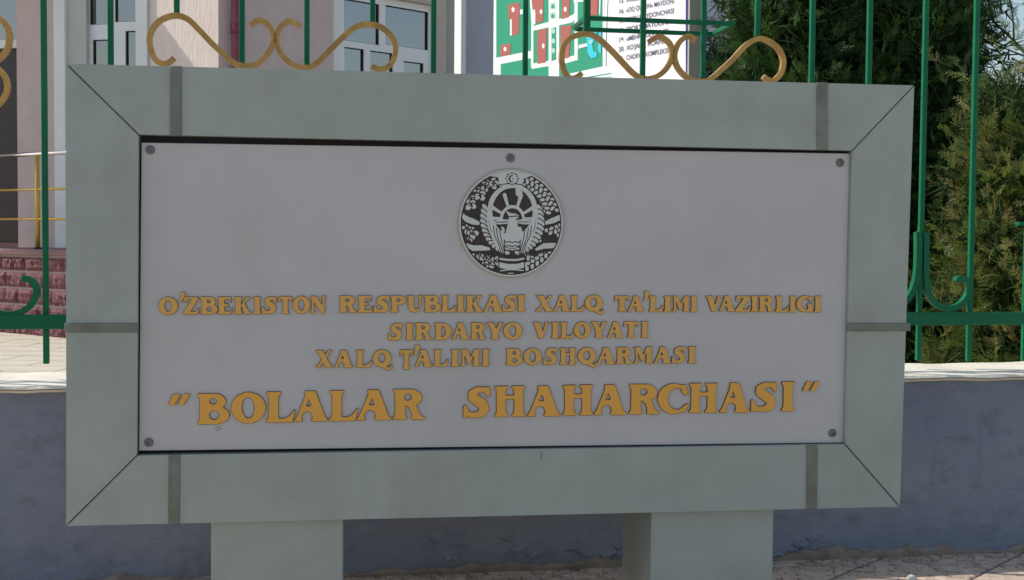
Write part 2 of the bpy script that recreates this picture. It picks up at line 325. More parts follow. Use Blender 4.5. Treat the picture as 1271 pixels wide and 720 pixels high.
# ================================================================== SETTING
GZ = -.812; BZ = -.70
mb = MB(); mb.add([(-300, -300, GZ-.012), (300, -300, GZ-.012), (300, fy(300, -.05), GZ-.012), (-300, fy(-300, -.05), GZ-.012)], [(0, 1, 2, 3)])
mb.build('ground', M['earth'], kind='structure')
mb = MB(); mb.add([(-300, fy(-300, .18), BZ-.01), (300, fy(300, .18), BZ-.01), (300, 400, BZ-.01), (-300, 400, BZ-.01)], [(0, 1, 2, 3)])
mb.build('courtyard_ground', M['earth'], kind='structure')

# pavers in front of the wall, laid on the diagonal
pave = MB(); pave.add([(-2.6, -1.2, GZ-.008), (3.2, -1.2, GZ-.008), (3.2, fy(3.2, -.06), GZ-.008), (-2.6, fy(-2.6, -.06), GZ-.008)], [(0, 1, 2, 3)])
pv = pave.build('pavement', M['mud'], kind='structure')
S_ = .29; A_ = math.radians(41); ca, sa = math.cos(A_), math.sin(A_); pmes = []
def paver_mesh(k):
    r = random.Random(k); me = MB(); h = S_/2-.004; pts = []
    for (x, y) in ((-1, -1), (0, -1), (1, -1), (1, 0), (1, 1), (0, 1), (-1, 1), (-1, 0)): pts.append((x*h+r.uniform(-.004, .003)*x, y*h+r.uniform(-.004, .003)*y))
    n = 8; vs = [(x, y, -.02) for x, y in pts]+[(x, y, -.004+r.uniform(-.001, .001)) for x, y in pts]+[(x*.965, y*.965, r.uniform(-.0015, .001)) for x, y in pts]+[(0, 0, .001)]
    fs = [(i, (i+1) % n, n+(i+1) % n, n+i) for i in range(n)]+[(n+i, n+(i+1) % n, 2*n+(i+1) % n, 2*n+i) for i in range(n)]+[(2*n+i, 2*n+(i+1) % n, 3*n) for i in range(n)]
    m = bpy.data.meshes.new('paver'); m.from_pydata(vs, [], fs); m.materials.append(M['paver']); return m
pm = [paver_mesh(i) for i in range(4)]
for i in range(-12, 16):
    for j in range(-12, 16):
        x = .30+(i*ca-j*sa)*S_; y = .62+(i*sa+j*ca)*S_
        if -2.2 < x < 2.9 and -.55 < y < 1.02+FK*x:
            o = link('paver', random.choice(pm), pv); o.location = (x, y, GZ+random.uniform(-.002, .001)); o.rotation_euler = (0, 0, A_+random.choice((0, 1, 2, 3))*math.pi/2)

grit = MB()
for _ in range(900):
    x = random.uniform(-1.2, 2.6); y = fy(x, -.135)-abs(random.gauss(0, .10)); z = GZ+.002; q = random.uniform(.0015, .005)
    pts = [(x+q*random.uniform(.6, 1.3)*math.cos(a), y+q*random.uniform(.6, 1.3)*math.sin(a), z-.002) for a in (0, 2.1, 4.2)]
    grit.add(pts+[(x, y, z+q*.9)], [(0, 1, 3), (1, 2, 3), (2, 0, 3)])
tag(grit.build('grit', M['mud'], kind='stuff'), 'scattered grit and crumbs of plaster along the foot of the wall', 'grit')
Q = onZ(1131, 718, GZ); mb = MB(); vs = []; fs = []
for j in range(5):
    for i in range(9):
        a = 6.2832*i/9; rr = .0095*math.cos(j*.38)*random.uniform(.85, 1.15); vs.append((Q.x+rr*1.5*math.cos(a), Q.y+rr*math.sin(a), GZ-.003+.014*math.sin(j*.38)*random.uniform(.9, 1.1)))
for j in range(4): fs += [(j*9+i, j*9+(i+1) % 9, (j+1)*9+(i+1) % 9, (j+1)*9+i) for i in range(9)]
fs.append(tuple(36+i for i in range(9))); mb.add(vs, fs); tag(mb.build('small_stone', M['coping'], smooth=False), 'small pale stone lying on the pavers right of the sign legs', 'stone')
# ---- retaining wall with whitewashed coping
wall = empty('boundary_wall', (0, fy(0, -.12), GZ), 'low blue grey painted wall with peeling foot and pale coping behind the sign', 'wall')
zc = onF(1200, 465, -.145).z; zl = onF(1200, 473, -.145).z
nx, nz = 240, 34; X0, X1 = -3.4, 4.2; vs = []; fs = []
def n2(x, z): return sum(a*math.sin(x*b+z*c+d) for a, b, c, d in ((.0016, 9, 14, 1), (.0012, 23, -19, 2), (.0008, 47, 31, 4), (.0006, 71, -67, 0)))
cracks = [(onF(u, v, -.12), r) for u, v, r in [(965, 686, .02), (985, 682, .03), (1010, 672, .03), (475, 700, .02), (560, 695, .03), (690, 690, .03), (35, 545, .02), (560, 672, .04), (630, 680, .04), (540, 690, .03), (1235, 560, .04)]]
for j in range(nz+1):
    for i in range(nx+1):
        x = X0+(X1-X0)*i/nx; z = GZ-.03+(zl+.01-GZ+.03)*j/nz; d = n2(x, z)+random.uniform(-.0005, .0005)
        for P, r in cracks:
            q = ((x-P.x)**2+((z-P.z)*2)**2)/(r*r)
            if q < 4: d -= .006*math.exp(-q)
        vs.append((x, fy(x, -.12)+d, z))
for j in range(nz):
    for i in range(nx):
        a = j*(nx+1)+i; fs.append((a, a+1, a+nx+2, a+nx+1))
mb = MB(); mb.add(vs, fs)
wo = mb.build('wall_face', M['wall'], wall, smooth=True)
mb = MB(); mb.hexa([(X0, fy(X0, -.105), GZ-.05), (X1, fy(X1, -.105), GZ-.05), (X1, fy(X1, .18), GZ-.05), (X0, fy(X0, .18), GZ-.05), (X0, fy(X0, -.105), zl), (X1, fy(X1, -.105), zl), (X1, fy(X1, .18), zl), (X0, fy(X0, .18), zl)])
mb.build('wall_core', M['mud'], wall)
# peeled foot: uneven ledge of bare plaster
vs = []; fs = []; n = 300
for i in range(n+1):
    x = X0+(X1-X0)*i/n
    h = .020+.008*math.sin(x*6+1)+.006*math.sin(x*19)+.005*math.sin(x*53)+random.uniform(-.003, .003)
    if x < .3: h *= .75
    h = max(h, .006)
    vs += [(x, fy(x, -.128), GZ-.02), (x, fy(x, -.130)+n2(x, GZ), GZ+h*.5), (x, fy(x, -.1255)+n2(x, GZ), GZ+h), (x, fy(x, -.11), GZ+h+.001)]
for i in range(n):
    for k in range(3): a = i*4+k; fs.append((a, a+4, a+5, a+1))
mb = MB(); mb.add(vs, fs); mb.build('bare_plaster_foot', M['mud'], wall, label='brown strip of bare plaster where the paint has peeled')
# paint flakes standing off along the peeling edge
for (u, v, s) in [(966, 688, 1.5), (985, 684, 1.3), (1000, 676, 1.5), (1012, 669, 1), (1075, 684, .8), (1130, 682, .9), (1152, 684, 1.2), (1245, 683, 1.1), (560, 694, 1), (640, 683, 1.4), (665, 688, 1.1), (755, 690, 1.3), (770, 688, 1)]:
    P = onF(u, v, -.125); mb = MB(); k = 7; top = []; bot = []
    for i in range(k+1):
        t = i/k; xx = P.x+(t-.5)*.05*s; zz = P.z+(t-.5)*.018*s*random.choice((1, 1, -.4))+random.uniform(-.002, .002)
        top.append((xx, fy(xx, -.119), zz+.010*s*math.sin(math.pi*t)+.002)); bot.append((xx, fy(xx, -.1275-.003*math.sin(math.pi*t)), zz))
    mb.add(top+bot, [(i, i+1, k+2+i, k+1+i) for i in range(k)]); mb.build('paint_flake', M['wall'], wall)
for PX in ([(966, 688), (976, 682), (985, 680), (996, 672), (1010, 669), (1019, 667)], [(1002, 676), (1008, 684), (1014, 689)], [(700, 685), (712, 682), (722, 690), (735, 692)], [(760, 676), (768, 683), (778, 681)],
           [(530, 668), (545, 676), (560, 672), (580, 679)], [(620, 668), (640, 676), (652, 690)]):
    pts = []
    for (a, b), (a2, b2) in zip(PX[:-1], PX[1:]):
        for k in range(4): t = k/4; Q = onF(a+(a2-a)*t+random.uniform(-.7, .7), b+(b2-b)*t+random.uniform(-.7, .7), -.1215); Q.y += n2(Q.x, Q.z); pts.append(Q)
    mb = MB(); mb.sweep(pts, random.uniform(.0009, .0018), .003, (0, 1, 0)); mb.build('crack', M['crack'], wall)
# coping: top slab and rough lip
n = 200; vs = []; fs = []
for i in range(n+1):
    x = X0+(X1-X0)*i/n; e = .0012*math.sin(x*31)+random.uniform(-.0008, .0008)+.002*math.sin(x*7)
    e2 = .0012*math.sin(x*23)+random.uniform(-.001, .001)
    vs += [(x, fy(x, -.10), zl-.002), (x, fy(x, -.138), zl+e2), (x, fy(x, -.145)+e, zl+.007+e2), (x, fy(x, -.138)+e, zc-.012+e2), (x, fy(x, -.150)+e, zc-.008+e2), (x, fy(x, -.145)+e, zc-.001), (x, fy(x, -.05), zc+.002+e), (x, fy(x, .19), zc+e), (x, fy(x, .20), zc-.03), (x, fy(x, .17), zl-.01)]
for i in range(n):
    for k in range(9): a = i*10+k; fs.append((a, a+10, a+11, a+1))
mb = MB(); mb.add(vs, fs); mb.build('coping', M['coping'], wall, label='cream whitewashed coping with a rough lip')

# ================================================================== THE SIGN
sign = empty('information_sign', (0, .1, GZ), 'grey green framed notice board with gold Uzbek lettering and round emblem on two posts', 'sign')
FD = .46                                  # depth of the casing, chosen so the unseen back keeps sun off the posts
oc = [onY(82, 79), onY(1135, 106), onY(1117, 629), onY(82, 653)]
ic = [onY(172, 167), onY(1058, 187), onY(1049, 551.5), onY(170, 565.5)]
def lerp(a, b, t): return a+(b-a)*t
names = ['top', 'right', 'bottom', 'left']
for i in range(4):
    a, b = oc[i], oc[(i+1) % 4]; c, d = ic[(i+1) % 4], ic[i]
    # small mitre gap
    e = (b-a).normalized(); g_ = .0012
    a2 = a+e*g_; b2 = b-e*g_; c2 = c-e*g_; d2 = d+e*g_
    q = [a2, b2, c2, d2]; mb = MB()
    cen = (a2+b2+c2+d2)/4
    fr = [p+(cen-p).normalized()*.0020 for p in q]
    vs = [(p.x, 0, p.z) for p in fr]+[(p.x, .002, p.z) for p in q]+[(p.x, .03 if k in (2, 3) else FD, p.z) for k, p in enumerate(q)]
    mb.add(vs, [(0, 1, 2, 3), (0, 4, 5, 1), (1, 5, 6, 2), (2, 6, 7, 3), (3, 7, 4, 0), (4, 8, 9, 5), (5, 9, 10, 6), (6, 10, 11, 7), (7, 11, 8, 4), (8, 11, 10, 9)])
    mb.build('frame_board', M['frame'], sign)
# casing behind (solid box closing the back and filling the mitre joints with shade)
mb = MB(); o_ = [p+(Vector((0, 0, 0))-p).normalized()*.004 for p in oc]
vs = [(p.x, .008, p.z) for p in o_]+[(p.x, .03, p.z) for p in o_]+[(p.x, .03, p.z) for p in ic]+[(p.x, .008, p.z) for p in ic]
fs = []
for i in range(4):
    j = (i+1) % 4; fs += [(i, j, 12+j, 12+i), (4+j, 4+i, 8+i, 8+j)]
mb.add(vs, fs); mb.build('joint_backing', M['dark'], sign)
mb = MB(); vs = [(p.x, .034, p.z) for p in o_]+[(p.x, FD-.004, p.z) for p in o_]; mb.hexa(vs); mb.build('back_casing', M['dark'], sign)
# cover strips
def cover(u0, u1, u2, u3, vtop, vbot, horiz=False):
    mb = MB()
    if not horiz: P = [onY(u0, vtop), onY(u1, vtop), onY(u3, vbot), onY(u2, vbot)]
    else: P = [onY(vtop, u0), onY(vbot, u2), onY(vbot, u3), onY(vtop, u1)]
    vs = [(p.x, -.0035, p.z) for p in P]+[(p.x, .006, p.z) for p in P]; mb.hexa(vs); mb.build('cover_strip', M['strip'], sign, bevel=.0012)
cover(211, 225.5, 211, 225.5, 82, 169); cover(1013.5, 1027, 1013.5, 1027, 102.5, 186.5)
cover(209.5, 223.5, 209, 223, 564, 649.5); cover(1001, 1014.5, 1000.5, 1013.5, 552.5, 632)
cover(401, 412.5, 401, 412.5, 80.5, 172, True); cover(401, 411, 401, 411, 1052, 1129.5, True)
# panel
PYY = .012
pc = [onY(175.5, 177, PYY), onY(1055, 190.5, PYY), onY(1046.5, 549.5, PYY), onY(172.5, 559.5, PYY)]
mb = MB(); mb.hexa([(p.x, PYY, p.z) for p in pc]+[(p.x, PYY+.006, p.z) for p in pc]); mb.build('panel', M['panel'], sign, bevel=.001)
for i in range(4):
    pass
mb = MB(); 
for (ax, bx) in ((0, 1), (1, 2), (2, 3), (3, 0)):
    a, b, c, d = pc[ax]*1.0, pc[bx]*1.0, pc[bx]*.96, pc[ax]*.96
    mb.hexa([(a.x*.99, PYY+.007, a.z*.99), (b.x*.99, PYY+.007, b.z*.99), (c.x, PYY+.007, c.z), (d.x, PYY+.007, d.z), (a.x*.99, .033, a.z*.99), (b.x*.99, .033, b.z*.99), (c.x, .033, c.z), (d.x, .033, d.z)])
mb.build('batten', M['dark'], sign)
# bolts
for u, v in [(186.5, 186), (633.5, 196), (1042.5, 202), (184.8, 549), (1033, 537.5)]:
    P = onY(u, v, PYY); mb = MB(); k = 16; r = .0092; vs = []; fs = []
    for rr, yy in ((1, 0), (1, -.002), (.86, -.004), (.45, -.0048), (.38, -.0025)):
        vs += [(P.x+r*rr*math.cos(6.2832*i/k), PYY+yy, P.z+r*rr*math.sin(6.2832*i/k)) for i in range(k)]
    for q in range(4): fs += [(q*k+i, q*k+(i+1) % k, (q+1)*k+(i+1) % k, (q+1)*k+i) for i in range(k)]
    fs.append(tuple(4*k+i for i in range(k))); mb.add(vs, fs); mb.build('bolt', M['bolt'], sign)
# lettering: word rows measured on the board
words = [
 (False, [('O', 197, 221), ("'", 222.5, 230.5), ('Z', 228, 247), ('B', 249, 270.5), ('E', 270.5, 289), ('K', 291, 312), ('I', 314.5, 324.5), ('S', 325.5, 344), ('T', 345.5, 363), ('O', 363.5, 385), ('N', 385, 405)], (200, 368.8, 390.3), (404, 367.6, 388.7)),
 (False, [('R', 421, 443), ('E', 444, 463), ('S', 464, 484), ('P', 485, 503.5), ('U', 505, 525), ('B', 526.5, 547), ('L', 547.5, 565.5), ('I', 566.5, 576.5), ('K', 578, 599), ('A', 600, 623.5), ('S', 623.5, 641), ('I', 641.5, 652)], (421, 367.2, 387.8), (652, 366, 386.5)),
 (False, [('X', 664.5, 686.5), ('A', 686.5, 707.5), ('L', 707.5, 725), ('Q', 725.5, 749.5)], (664, 366.6, 386.6), (750, 366.4, 386.2)),
 (False, [('T', 762, 781), ('A', 778.5, 799.5), ("'", 797.5, 806), ('L', 805, 822.5), ('I', 823, 833.5), ('M', 834, 855.5), ('I', 856, 865)], (761, 367.4, 386.8), (864, 367.4, 386.6)),
 (False, [('V', 875.5, 895), ('A', 891.5, 912), ('Z', 912, 931), ('I', 931, 941), ('R', 941, 961), ('L', 961.5, 979), ('I', 978.5, 987.5), ('G', 987.5, 1009.5), ('I', 1009.5, 1019)], (875, 367.2, 386.3), (1019, 367.4, 387.2)),
 (False, [('S', 482, 500), ('I', 503, 513.5), ('R', 515.5, 536.5), ('D', 539, 560.5), ('A', 560.5, 582), ('R', 584, 603.5), ('Y', 603.5, 625), ('O', 624.5, 648)], (482, 401.2, 422.2), (648, 400, 420.6)),
 (False, [('V', 661, 681.5), ('I', 683.5, 694), ('L', 695, 712), ('O', 712, 732.5), ('Y', 732.5, 753), ('A', 753, 773.5), ('T', 773.5, 792), ('I', 794.5, 804.5)], (661, 399.8, 420), (804, 398.8, 418.6)),
 (False, [('X', 392, 413), ('A', 415, 438), ('L', 441.5, 461), ('Q', 462.5, 487)], (392, 434.6, 456), (487, 434.2, 455.4)),
 (False, [('T', 496, 512.5), ("'", 512.5, 522), ('A', 514.5, 536.5), ('L', 538, 556), ('I', 559, 569.5), ('M', 571.5, 595.5), ('I', 597.5, 607.5)], (496, 434, 455), (607, 433.2, 454)),
 (False, [('B', 627.5, 648.5), ('O', 649.5, 672), ('S', 674, 692), ('H', 694, 714.5), ('Q', 716.5, 741), ('A', 740, 763), ('R', 764.5, 784.5), ('M', 786.5, 809.5), ('A', 811, 833), ('S', 833.5, 851.5), ('I', 853, 863.5)], (627, 432.4, 453.2), (863, 429.8, 450.4)),
 (True, [('"', 209, 236), ('B', 245.5, 285), ('O', 287, 330), ('L', 330.5, 366), ('A', 365, 407.5), ('L', 409, 444), ('A', 442.5, 486), ('R', 487.5, 528)], (245, 488, 526.5), (528, 481.8, 519.8)),
 (True, [('S', 575, 609.5), ('H', 613, 652.5), ('A', 654, 695.5), ('H', 697.5, 736.5), ('A', 736.5, 777.5), ('R', 780, 819.5), ('C', 815.5, 852.5), ('H', 854, 891), ('A', 892.5, 930), ('S', 931.5, 965), ('I', 968.5, 986.5), ('"', 995, 1017)], (575, 479.8, 518.6), (987, 473.2, 510)),
]
for big, row, (ua, ta, ba), (ub, tb, bb) in words:
    for ch, u0, u1 in row:
        um = (u0+u1)/2; t = (um-ua)/(ub-ua); vt = ta+(tb-ta)*t; vb = ba+(bb-ba)*t
        if ch == "'": vb = vt+6.5; vt -= 6; 
        if ch == '"': vb = vt+(14 if um < 500 else 12.5); vt += .5
        if ch == 'T' and big is False and 490 < um < 515: vb += 3
        a = onY(u0, vb, PYY); b = onY(u1, vt, PYY)
        wob = random.uniform(-.5, .5)*.0006; me = glyph_mesh(ch, big)
        o = link('letter', me, sign); o.location = (a.x, PYY+.0002-.1, a.z+wob-GZ); o.scale = (b.x-a.x, 1, b.z-a.z); o.rotation_euler = (0, random.uniform(-.012, .012), 0)
# little pencil scribble under the B
mb = MB()
pts = [onY(u, v, PYY-.0004) for u, v in [(267, 532.5), (270, 529.5), (273, 530), (271, 532), (274.5, 531.5), (270, 534.5), (267.5, 534.5)]]
mb.sweep(pts, .0008, .0004, (0, 1, 0)); mb.build('scribble', M['bolt'], sign)

mb = MB(); mb.sweep([onY(u, v, -.0004) for u, v in [(671, 560), (672.5, 564), (671.5, 568), (672, 571)]], .0013, .0006, (0, 1, 0)); mb.build('drip_mark', M['crack'], sign)
# emblem
EC = onY(634.3, 277.2, PYY); ERX = abs(onY(699.3, 277, PYY).x-onY(569.3, 277, PYY).x)/2; ERZ = abs(onY(634, 210.5, PYY).z-onY(634, 344, PYY).z)/2
c = Can(2.0, 2.0, 250, .05)
def E(x, y): return ((x-316)/274+1, 1-(y-411)/286)
def ep(*P): c.poly(*[E(*p) for p in P])
def ecp(*P): c.cpoly(*[E(*p) for p in P])
def es(P, w_): c.stroke([E(*p) for p in P], w_)
def ecs(P, w_=.018): c.cstroke([E(*p) for p in P], w_*1.5)
k_ = 1/280
def ee(x, y, rx, ry, a=0): c.ell(*E(x, y), rx*k_, ry*k_, a)
def ece(x, y, rx, ry, a=0): c.cell(*E(x, y), rx*k_, ry*k_, a)
# leaf and flower masses
def leafy(x, y, rx, ry, a, vein=False):
    ece(x, y, rx+6, ry+6, a); ee(x, y, rx, ry, a)
# right wreath of ears (upper, middle, lower)
def pol(r, th): t = math.radians(th); return (316+r*math.sin(t)*.98, 411-r*math.cos(t)*1.02)   # th clockwise from the top
R_ = random.Random(3)
for th in range(14, 76, 7):
    for q, r in enumerate((178, 206, 234, 257)):
        if r == 178 and th > 60: pass
        x, y = pol(r, th+(4 if q % 2 else 0)); leafy(x, y, 8.5, 15, -math.radians(th+90+(28 if q % 2 else -20))+math.pi/2)
for th in range(88, 106, 6):
    for q, r in enumerate((190, 216, 242, 262)):
        x, y = pol(r, th+(3 if q % 2 else 0)); leafy(x, y, 8.5, 13, -math.radians(20+(30 if q % 2 else -30)))
for th in range(122, 160, 7):
    for q, r in enumerate((176, 202, 228, 252)):
        x, y = pol(r, th+(3 if q % 2 else 0)); leafy(x, y, 9, 14, math.radians(-35+(30 if q % 2 else -30)))
# left wreath of cotton bolls
def boll(x, y, s, a):
    for d in (-70, 0, 70, 180):
        t = math.radians(a+d); leafy(x+math.cos(t)*9*s, y+math.sin(t)*9*s, 12*s, 9*s, -t)
    ecs([(x-7*s, y), (x+7*s, y+2)], .012); ecs([(x, y-7*s), (x+2, y+5*s)], .012)
for th, r, s in ((-26, 228, 1.35), (-38, 232, 1), (-50, 222, 1.45), (-60, 250, 1), (-67, 236, 1.35), (-47, 255, .8), (-33, 256, .8), (-98, 235, 1.2), (-106, 212, 1.35), (-93, 252, .9), (-113, 245, .9), (-94, 200, .8),
                 (-133, 238, 1.3), (-143, 222, 1.45), (-152, 240, 1.2), (-158, 215, 1.2), (-127, 255, .8), (-148, 258, .9), (-138, 200, .9)):
    x, y = pol(r, th); boll(x, y, s*1.12, th+20)
# ribbons
for P_ in ([(56, 366), (85, 390), (120, 405), (150, 414)], [(66, 524), (120, 545), (160, 545), (215, 556)], [(485, 412), (530, 396), (570, 378), (582, 366)], [(430, 556), (490, 534), (530, 530), (570, 520)]): ecs(P_, .135)
es([(62, 372), (85, 392), (120, 405), (142, 412)], [.07, .105, .105, .07])
es([(82, 527), (120, 545), (160, 543), (200, 548)], [.06, .10, .10, .05])
es([(495, 408), (530, 396), (570, 378), (576, 368)], [.06, .10, .10, .06])
es([(450, 548), (490, 530), (530, 528), (560, 522)], [.05, .10, .10, .06])
ecp((248, 580), (392, 580), (392, 690), (316, 700), (248, 690))
es([(258, 600), (300, 606), (345, 606), (385, 598)], .035); es([(260, 634), (300, 642), (345, 642), (385, 632)], [.10, .10, .10, .10]); es([(262, 664), (300, 658), (345, 658), (380, 662)], .02)
ee(316, 686, 28, 12); ecs([(252, 585), (254, 670)], .014); ecs([(388, 585), (386, 670)], .014)
# feathered bowl of braided leaves
ece(322, 398, 172, 192)
for sgn in (-1, 1):
    for i in range(13):
        th = math.radians(70+i*8.2); x = 322+sgn*151*math.sin(th); y = 392-178*math.cos(th)
        leafy(x, y, 24-i*.5, 10.5, (-sgn)*(-.95+ i*.06) if sgn < 0 else (-.95+i*.06)*-1*-1)
# oval rings and field
ee(322, 380, 137, 172); ece(322, 380, 127, 163); ee(322, 380, 124, 159)
ee(322, 340, 132, 135); ece(322, 348, 108, 122); 
c.F[c._poly([E(196, 436), E(228, 478), E(283, 522), E(283, 590), E(362, 590), E(362, 522), E(416, 478), E(448, 436), E(450, 600), E(190, 600)]) & c._ell(*E(322, 400), 124*k_, 182*k_)] = 1
for a in (-21, 22, -64, 64, -90, 90):
    t = math.radians(a); es([(322+60*math.sin(t), 386-60*math.cos(t)), (322+118*math.sin(t), 386-134*math.cos(t))], [.045, .07])
c.F[c._ell(*E(322, 388), 66*k_, 72*k_) & ~c._ell(*E(322, 390), 52*k_, 58*k_) & (c.Y > E(0, 396)[1])] = 1
c.F[c._ell(*E(322, 390), 52*k_, 58*k_) & (c.Y > E(0, 400)[1])] = 0
ep((338, 225), (352, 228), (376, 245), (352, 272), (338, 258))
# bird
ep((286, 345), (312, 357), (340, 360), (365, 378), (340, 386), (344, 398), (356, 450), (366, 490), (340, 504), (300, 504), (277, 488), (290, 450), (302, 398), (303, 372), (296, 362)); ecs([(305, 377), (345, 372), (364, 379)], .014)
ep((218, 404), (262, 390), (302, 392), (304, 412), (262, 417), (232, 417)); ecs([(236, 407), (298, 403)], .012)
ep((345, 394), (380, 388), (430, 402), (418, 416), (380, 416), (347, 410)); ecs([(350, 403), (410, 403)], .012)
ep((262, 428), (277, 432), (283, 452), (266, 468), (256, 462), (268, 448)); ep((352, 430), (366, 428), (372, 445), (374, 462), (364, 466), (352, 448))
for yy in (507, 528, 552): ecs([(280, yy), (292, yy+5), (305, yy+1), (322, yy+7), (338, yy+1), (352, yy+6), (364, yy)], .013)
ecs([(280, 500), (284, 585)], .013); ecs([(364, 500), (360, 585)], .013)
for sgn in (-1, 1):
    for k2, (d0, d1) in enumerate(((100, 40), (84, 30), (66, 24))): ecs([(322+sgn*d0, 425+k2*12), (322+sgn*(d0-8), 480+k2*8), (322+sgn*(d0*.72), 520+k2*8), (322+sgn*(d1+14), 578)], .012)
# top: pale cap with eight-pointed star
c.F[c._ell(*E(316, 411), .955, .955) & ~c._ell(*E(316, 411), .70, .72) & c._poly([E(258, 240), E(246, 168), E(185, 160), E(250, 100), E(380, 100), E(440, 152), E(372, 172), E(372, 240)])] = 1
ecs([(232, 215), (262, 205), (316, 200), (370, 206), (405, 222)], .012)
st = []
for i in range(16):
    a = math.pi*i/8; r = 37 if i % 2 == 0 else 30; st.append((318+r*math.sin(a), 175-r*math.cos(a)))
ecp(*st); st2 = [(318+(x-318)*.83, 175+(y-175)*.83) for x, y in st]; ep(*st2)
ece(316, 175, 17, 19); ee(321, 175, 12, 14); ece(322, 175, 4, 4)
# rim
cap_ = c._poly([E(258, 240), E(246, 168), E(185, 160), E(250, 90), E(380, 90), E(440, 152), E(372, 172), E(372, 240)])
c.F[c._ell(1, 1, .965, .965) & ~c._ell(1, 1, .935, .935) & ~cap_] = 0
c.F[c._ell(1, 1, .985, .985) & ~c._ell(1, 1, .962, .962)] = 1
c.F[~c._ell(1, 1, .985, .985)] = 0
ang = np.linspace(0, 2*math.pi, 72, endpoint=False)
mb = MB(); v, f = cutout([[(1+math.cos(a), 1+math.sin(a)) for a in ang]], ERX, ERZ, .003); mb.add([(x+EC.x-ERX, y+PYY-.0002, z+EC.z-ERZ) for x, y, z in v], f)
me_em = mb.build('emblem', M['em_dark'], sign)
for p in me_em.data.polygons: p.material_index = 0
v, f = cutout(c.loops(1, .42, .35, 8), ERX, ERZ, .0013)
mb = MB(); mb.add([(x+EC.x-ERX, y+PYY-.0032, z+EC.z-ERZ) for x, y, z in v], f); o = mb.build('relief', M['em_light'], me_em)
v, f = cutout([[(1+1.012*math.cos(a), 1+1.012*math.sin(a)) for a in ang], [(1+.982*math.cos(a), 1+.982*math.sin(a)) for a in ang][::-1]], ERX, ERZ, .0038)
mb = MB(); mb.add([(x+EC.x-ERX, y+PYY-.0002, z+EC.z-ERZ) for x, y, z in v], f); mb.build('rim', M['em_rim'], me_em)
# posts (clad boxes)
for (ua, ub) in ((262, 426), (808, 959.5)):
    a = onY(ua, 690, .022); b = onY(ub, 690, .022); mb = MB(); mb.box(a.x, b.x, .022, .300-.002, GZ-.02, oc[3].z+.012)
    po = mb.build('post', M['frame'], sign, bevel=.0025)

# ================================================================== FENCE
fence = empty('metal_fence', (0, fy(0), zc), 'green metal bar fence with gold S scrolls above the low wall', 'fence')
BW = .0148
def bar(u, v, v0=None, v1=None, w_=BW):
    P = onF(u, v); z0 = onF(u, v1).z if v1 is not None else onF(u, 449).z; z1 = onF(u, v0).z if v0 is not None else 1.25
    mb = MB(); y = fy(P.x); mb.box(P.x-w_/2, P.x+w_/2, y-w_/2, y+w_/2, z0, z1); return mb.build('bar', M['green'], fence, bevel=.0012)
for u, v1 in ((54.5, 451.5), (137.5, 450), (538, None), (652, None), (798, None), (1008, None), (1079, None), (1148.5, 447), (1211.5, 448)): bar(u, 50, None, v1)
bar(300.5, 50, None, 80); bar(300.5, 300, 395, 450); bar(381, 50, None, 82.5); bar(381, 300, 395, 450); bar(873, 50, None, 97); bar(873, 50, 300, 449)
bar(219.5, 5, None, 17.5); bar(462.5, 5, None, 27.5); bar(728.5, 5, None, 39.5, .019); bar(940.5, 5, None, 45.5)
for x in (1.92, 2.10, 2.27, 2.45, -1.31, -1.49, -1.66):
    mb = MB(); y = fy(x); mb.box(x-BW/2, x+BW/2, y-BW/2, y+BW/2, -.245, 1.25); mb.build('bar', M['green'], fence, bevel=.0012)
bar(1273, 350, 279, 448)
P = onF(1262, 278); mb = MB(); mb.box(P.x, P.x+.09, fy(P.x)-.012, fy(P.x)+.012, P.z-.006, P.z+.006); mb.build('cap', M['green'], fence, bevel=.002)
def rail(z0, z1, x0, x1, th=.01, off=-.013):
    mb = MB(); mb.hexa([(x0, fy(x0, off-th/2), z0), (x1, fy(x1, off-th/2), z0), (x1, fy(x1, off+th/2), z0), (x0, fy(x0, off+th/2), z0), (x0, fy(x0, off-th/2), z1), (x1, fy(x1, off-th/2), z1), (x1, fy(x1, off+th/2), z1), (x0, fy(x0, off+th/2), z1)])
    return mb.build('rail', M['green'], fence, bevel=.0015)
rail(onF(1200, 403).z, onF(1200, 387).z, -1.75, 2.6); rail(1.16, 1.20, -1.75, 2.6)
for x in (-.0, 2.55, -1.72):   # fence uprights standing in the coping (hidden behind the sign)
    mb = MB(); mb.box(x+.02, x+.06, fy(x)-.02, fy(x)+.02, zc-.05, 1.25) if x else mb.box(.028, .068, fy(0)-.02+.002, fy(0)+.022, zc-.05, onF(600, 130).z)
    mb.build('upright', M['green'], fence, bevel=.002)
def cr(P, n=6):   # Catmull-Rom through pixel points
    out = []
    for i in range(len(P)-1):
        p0 = P[max(i-1, 0)]; p1 = P[i]; p2 = P[i+1]; p3 = P[min(i+2, len(P)-1)]
        for k in range(n):
            t = k/n; out.append(tuple(.5*((2*p1[a])+(-p0[a]+p2[a])*t+(2*p0[a]-5*p1[a]+4*p2[a]-p3[a])*t*t+(-p0[a]+3*p1[a]-3*p2[a]+p3[a])*t**3) for a in range(2)))
    out.append(P[-1]); return out
def scroll(P, w_, h_, m, name='scroll', off=0.0, rnd=False):
    pts = []
    for u, v in cr(P): q = onF(u, v, off); pts.append(q)
    mb = MB(); mb.sweep(pts, w_, h_, (-FK, 1, 0), round_=rnd); return mb.build(name, m, fence, smooth=False)
G1 = .0150
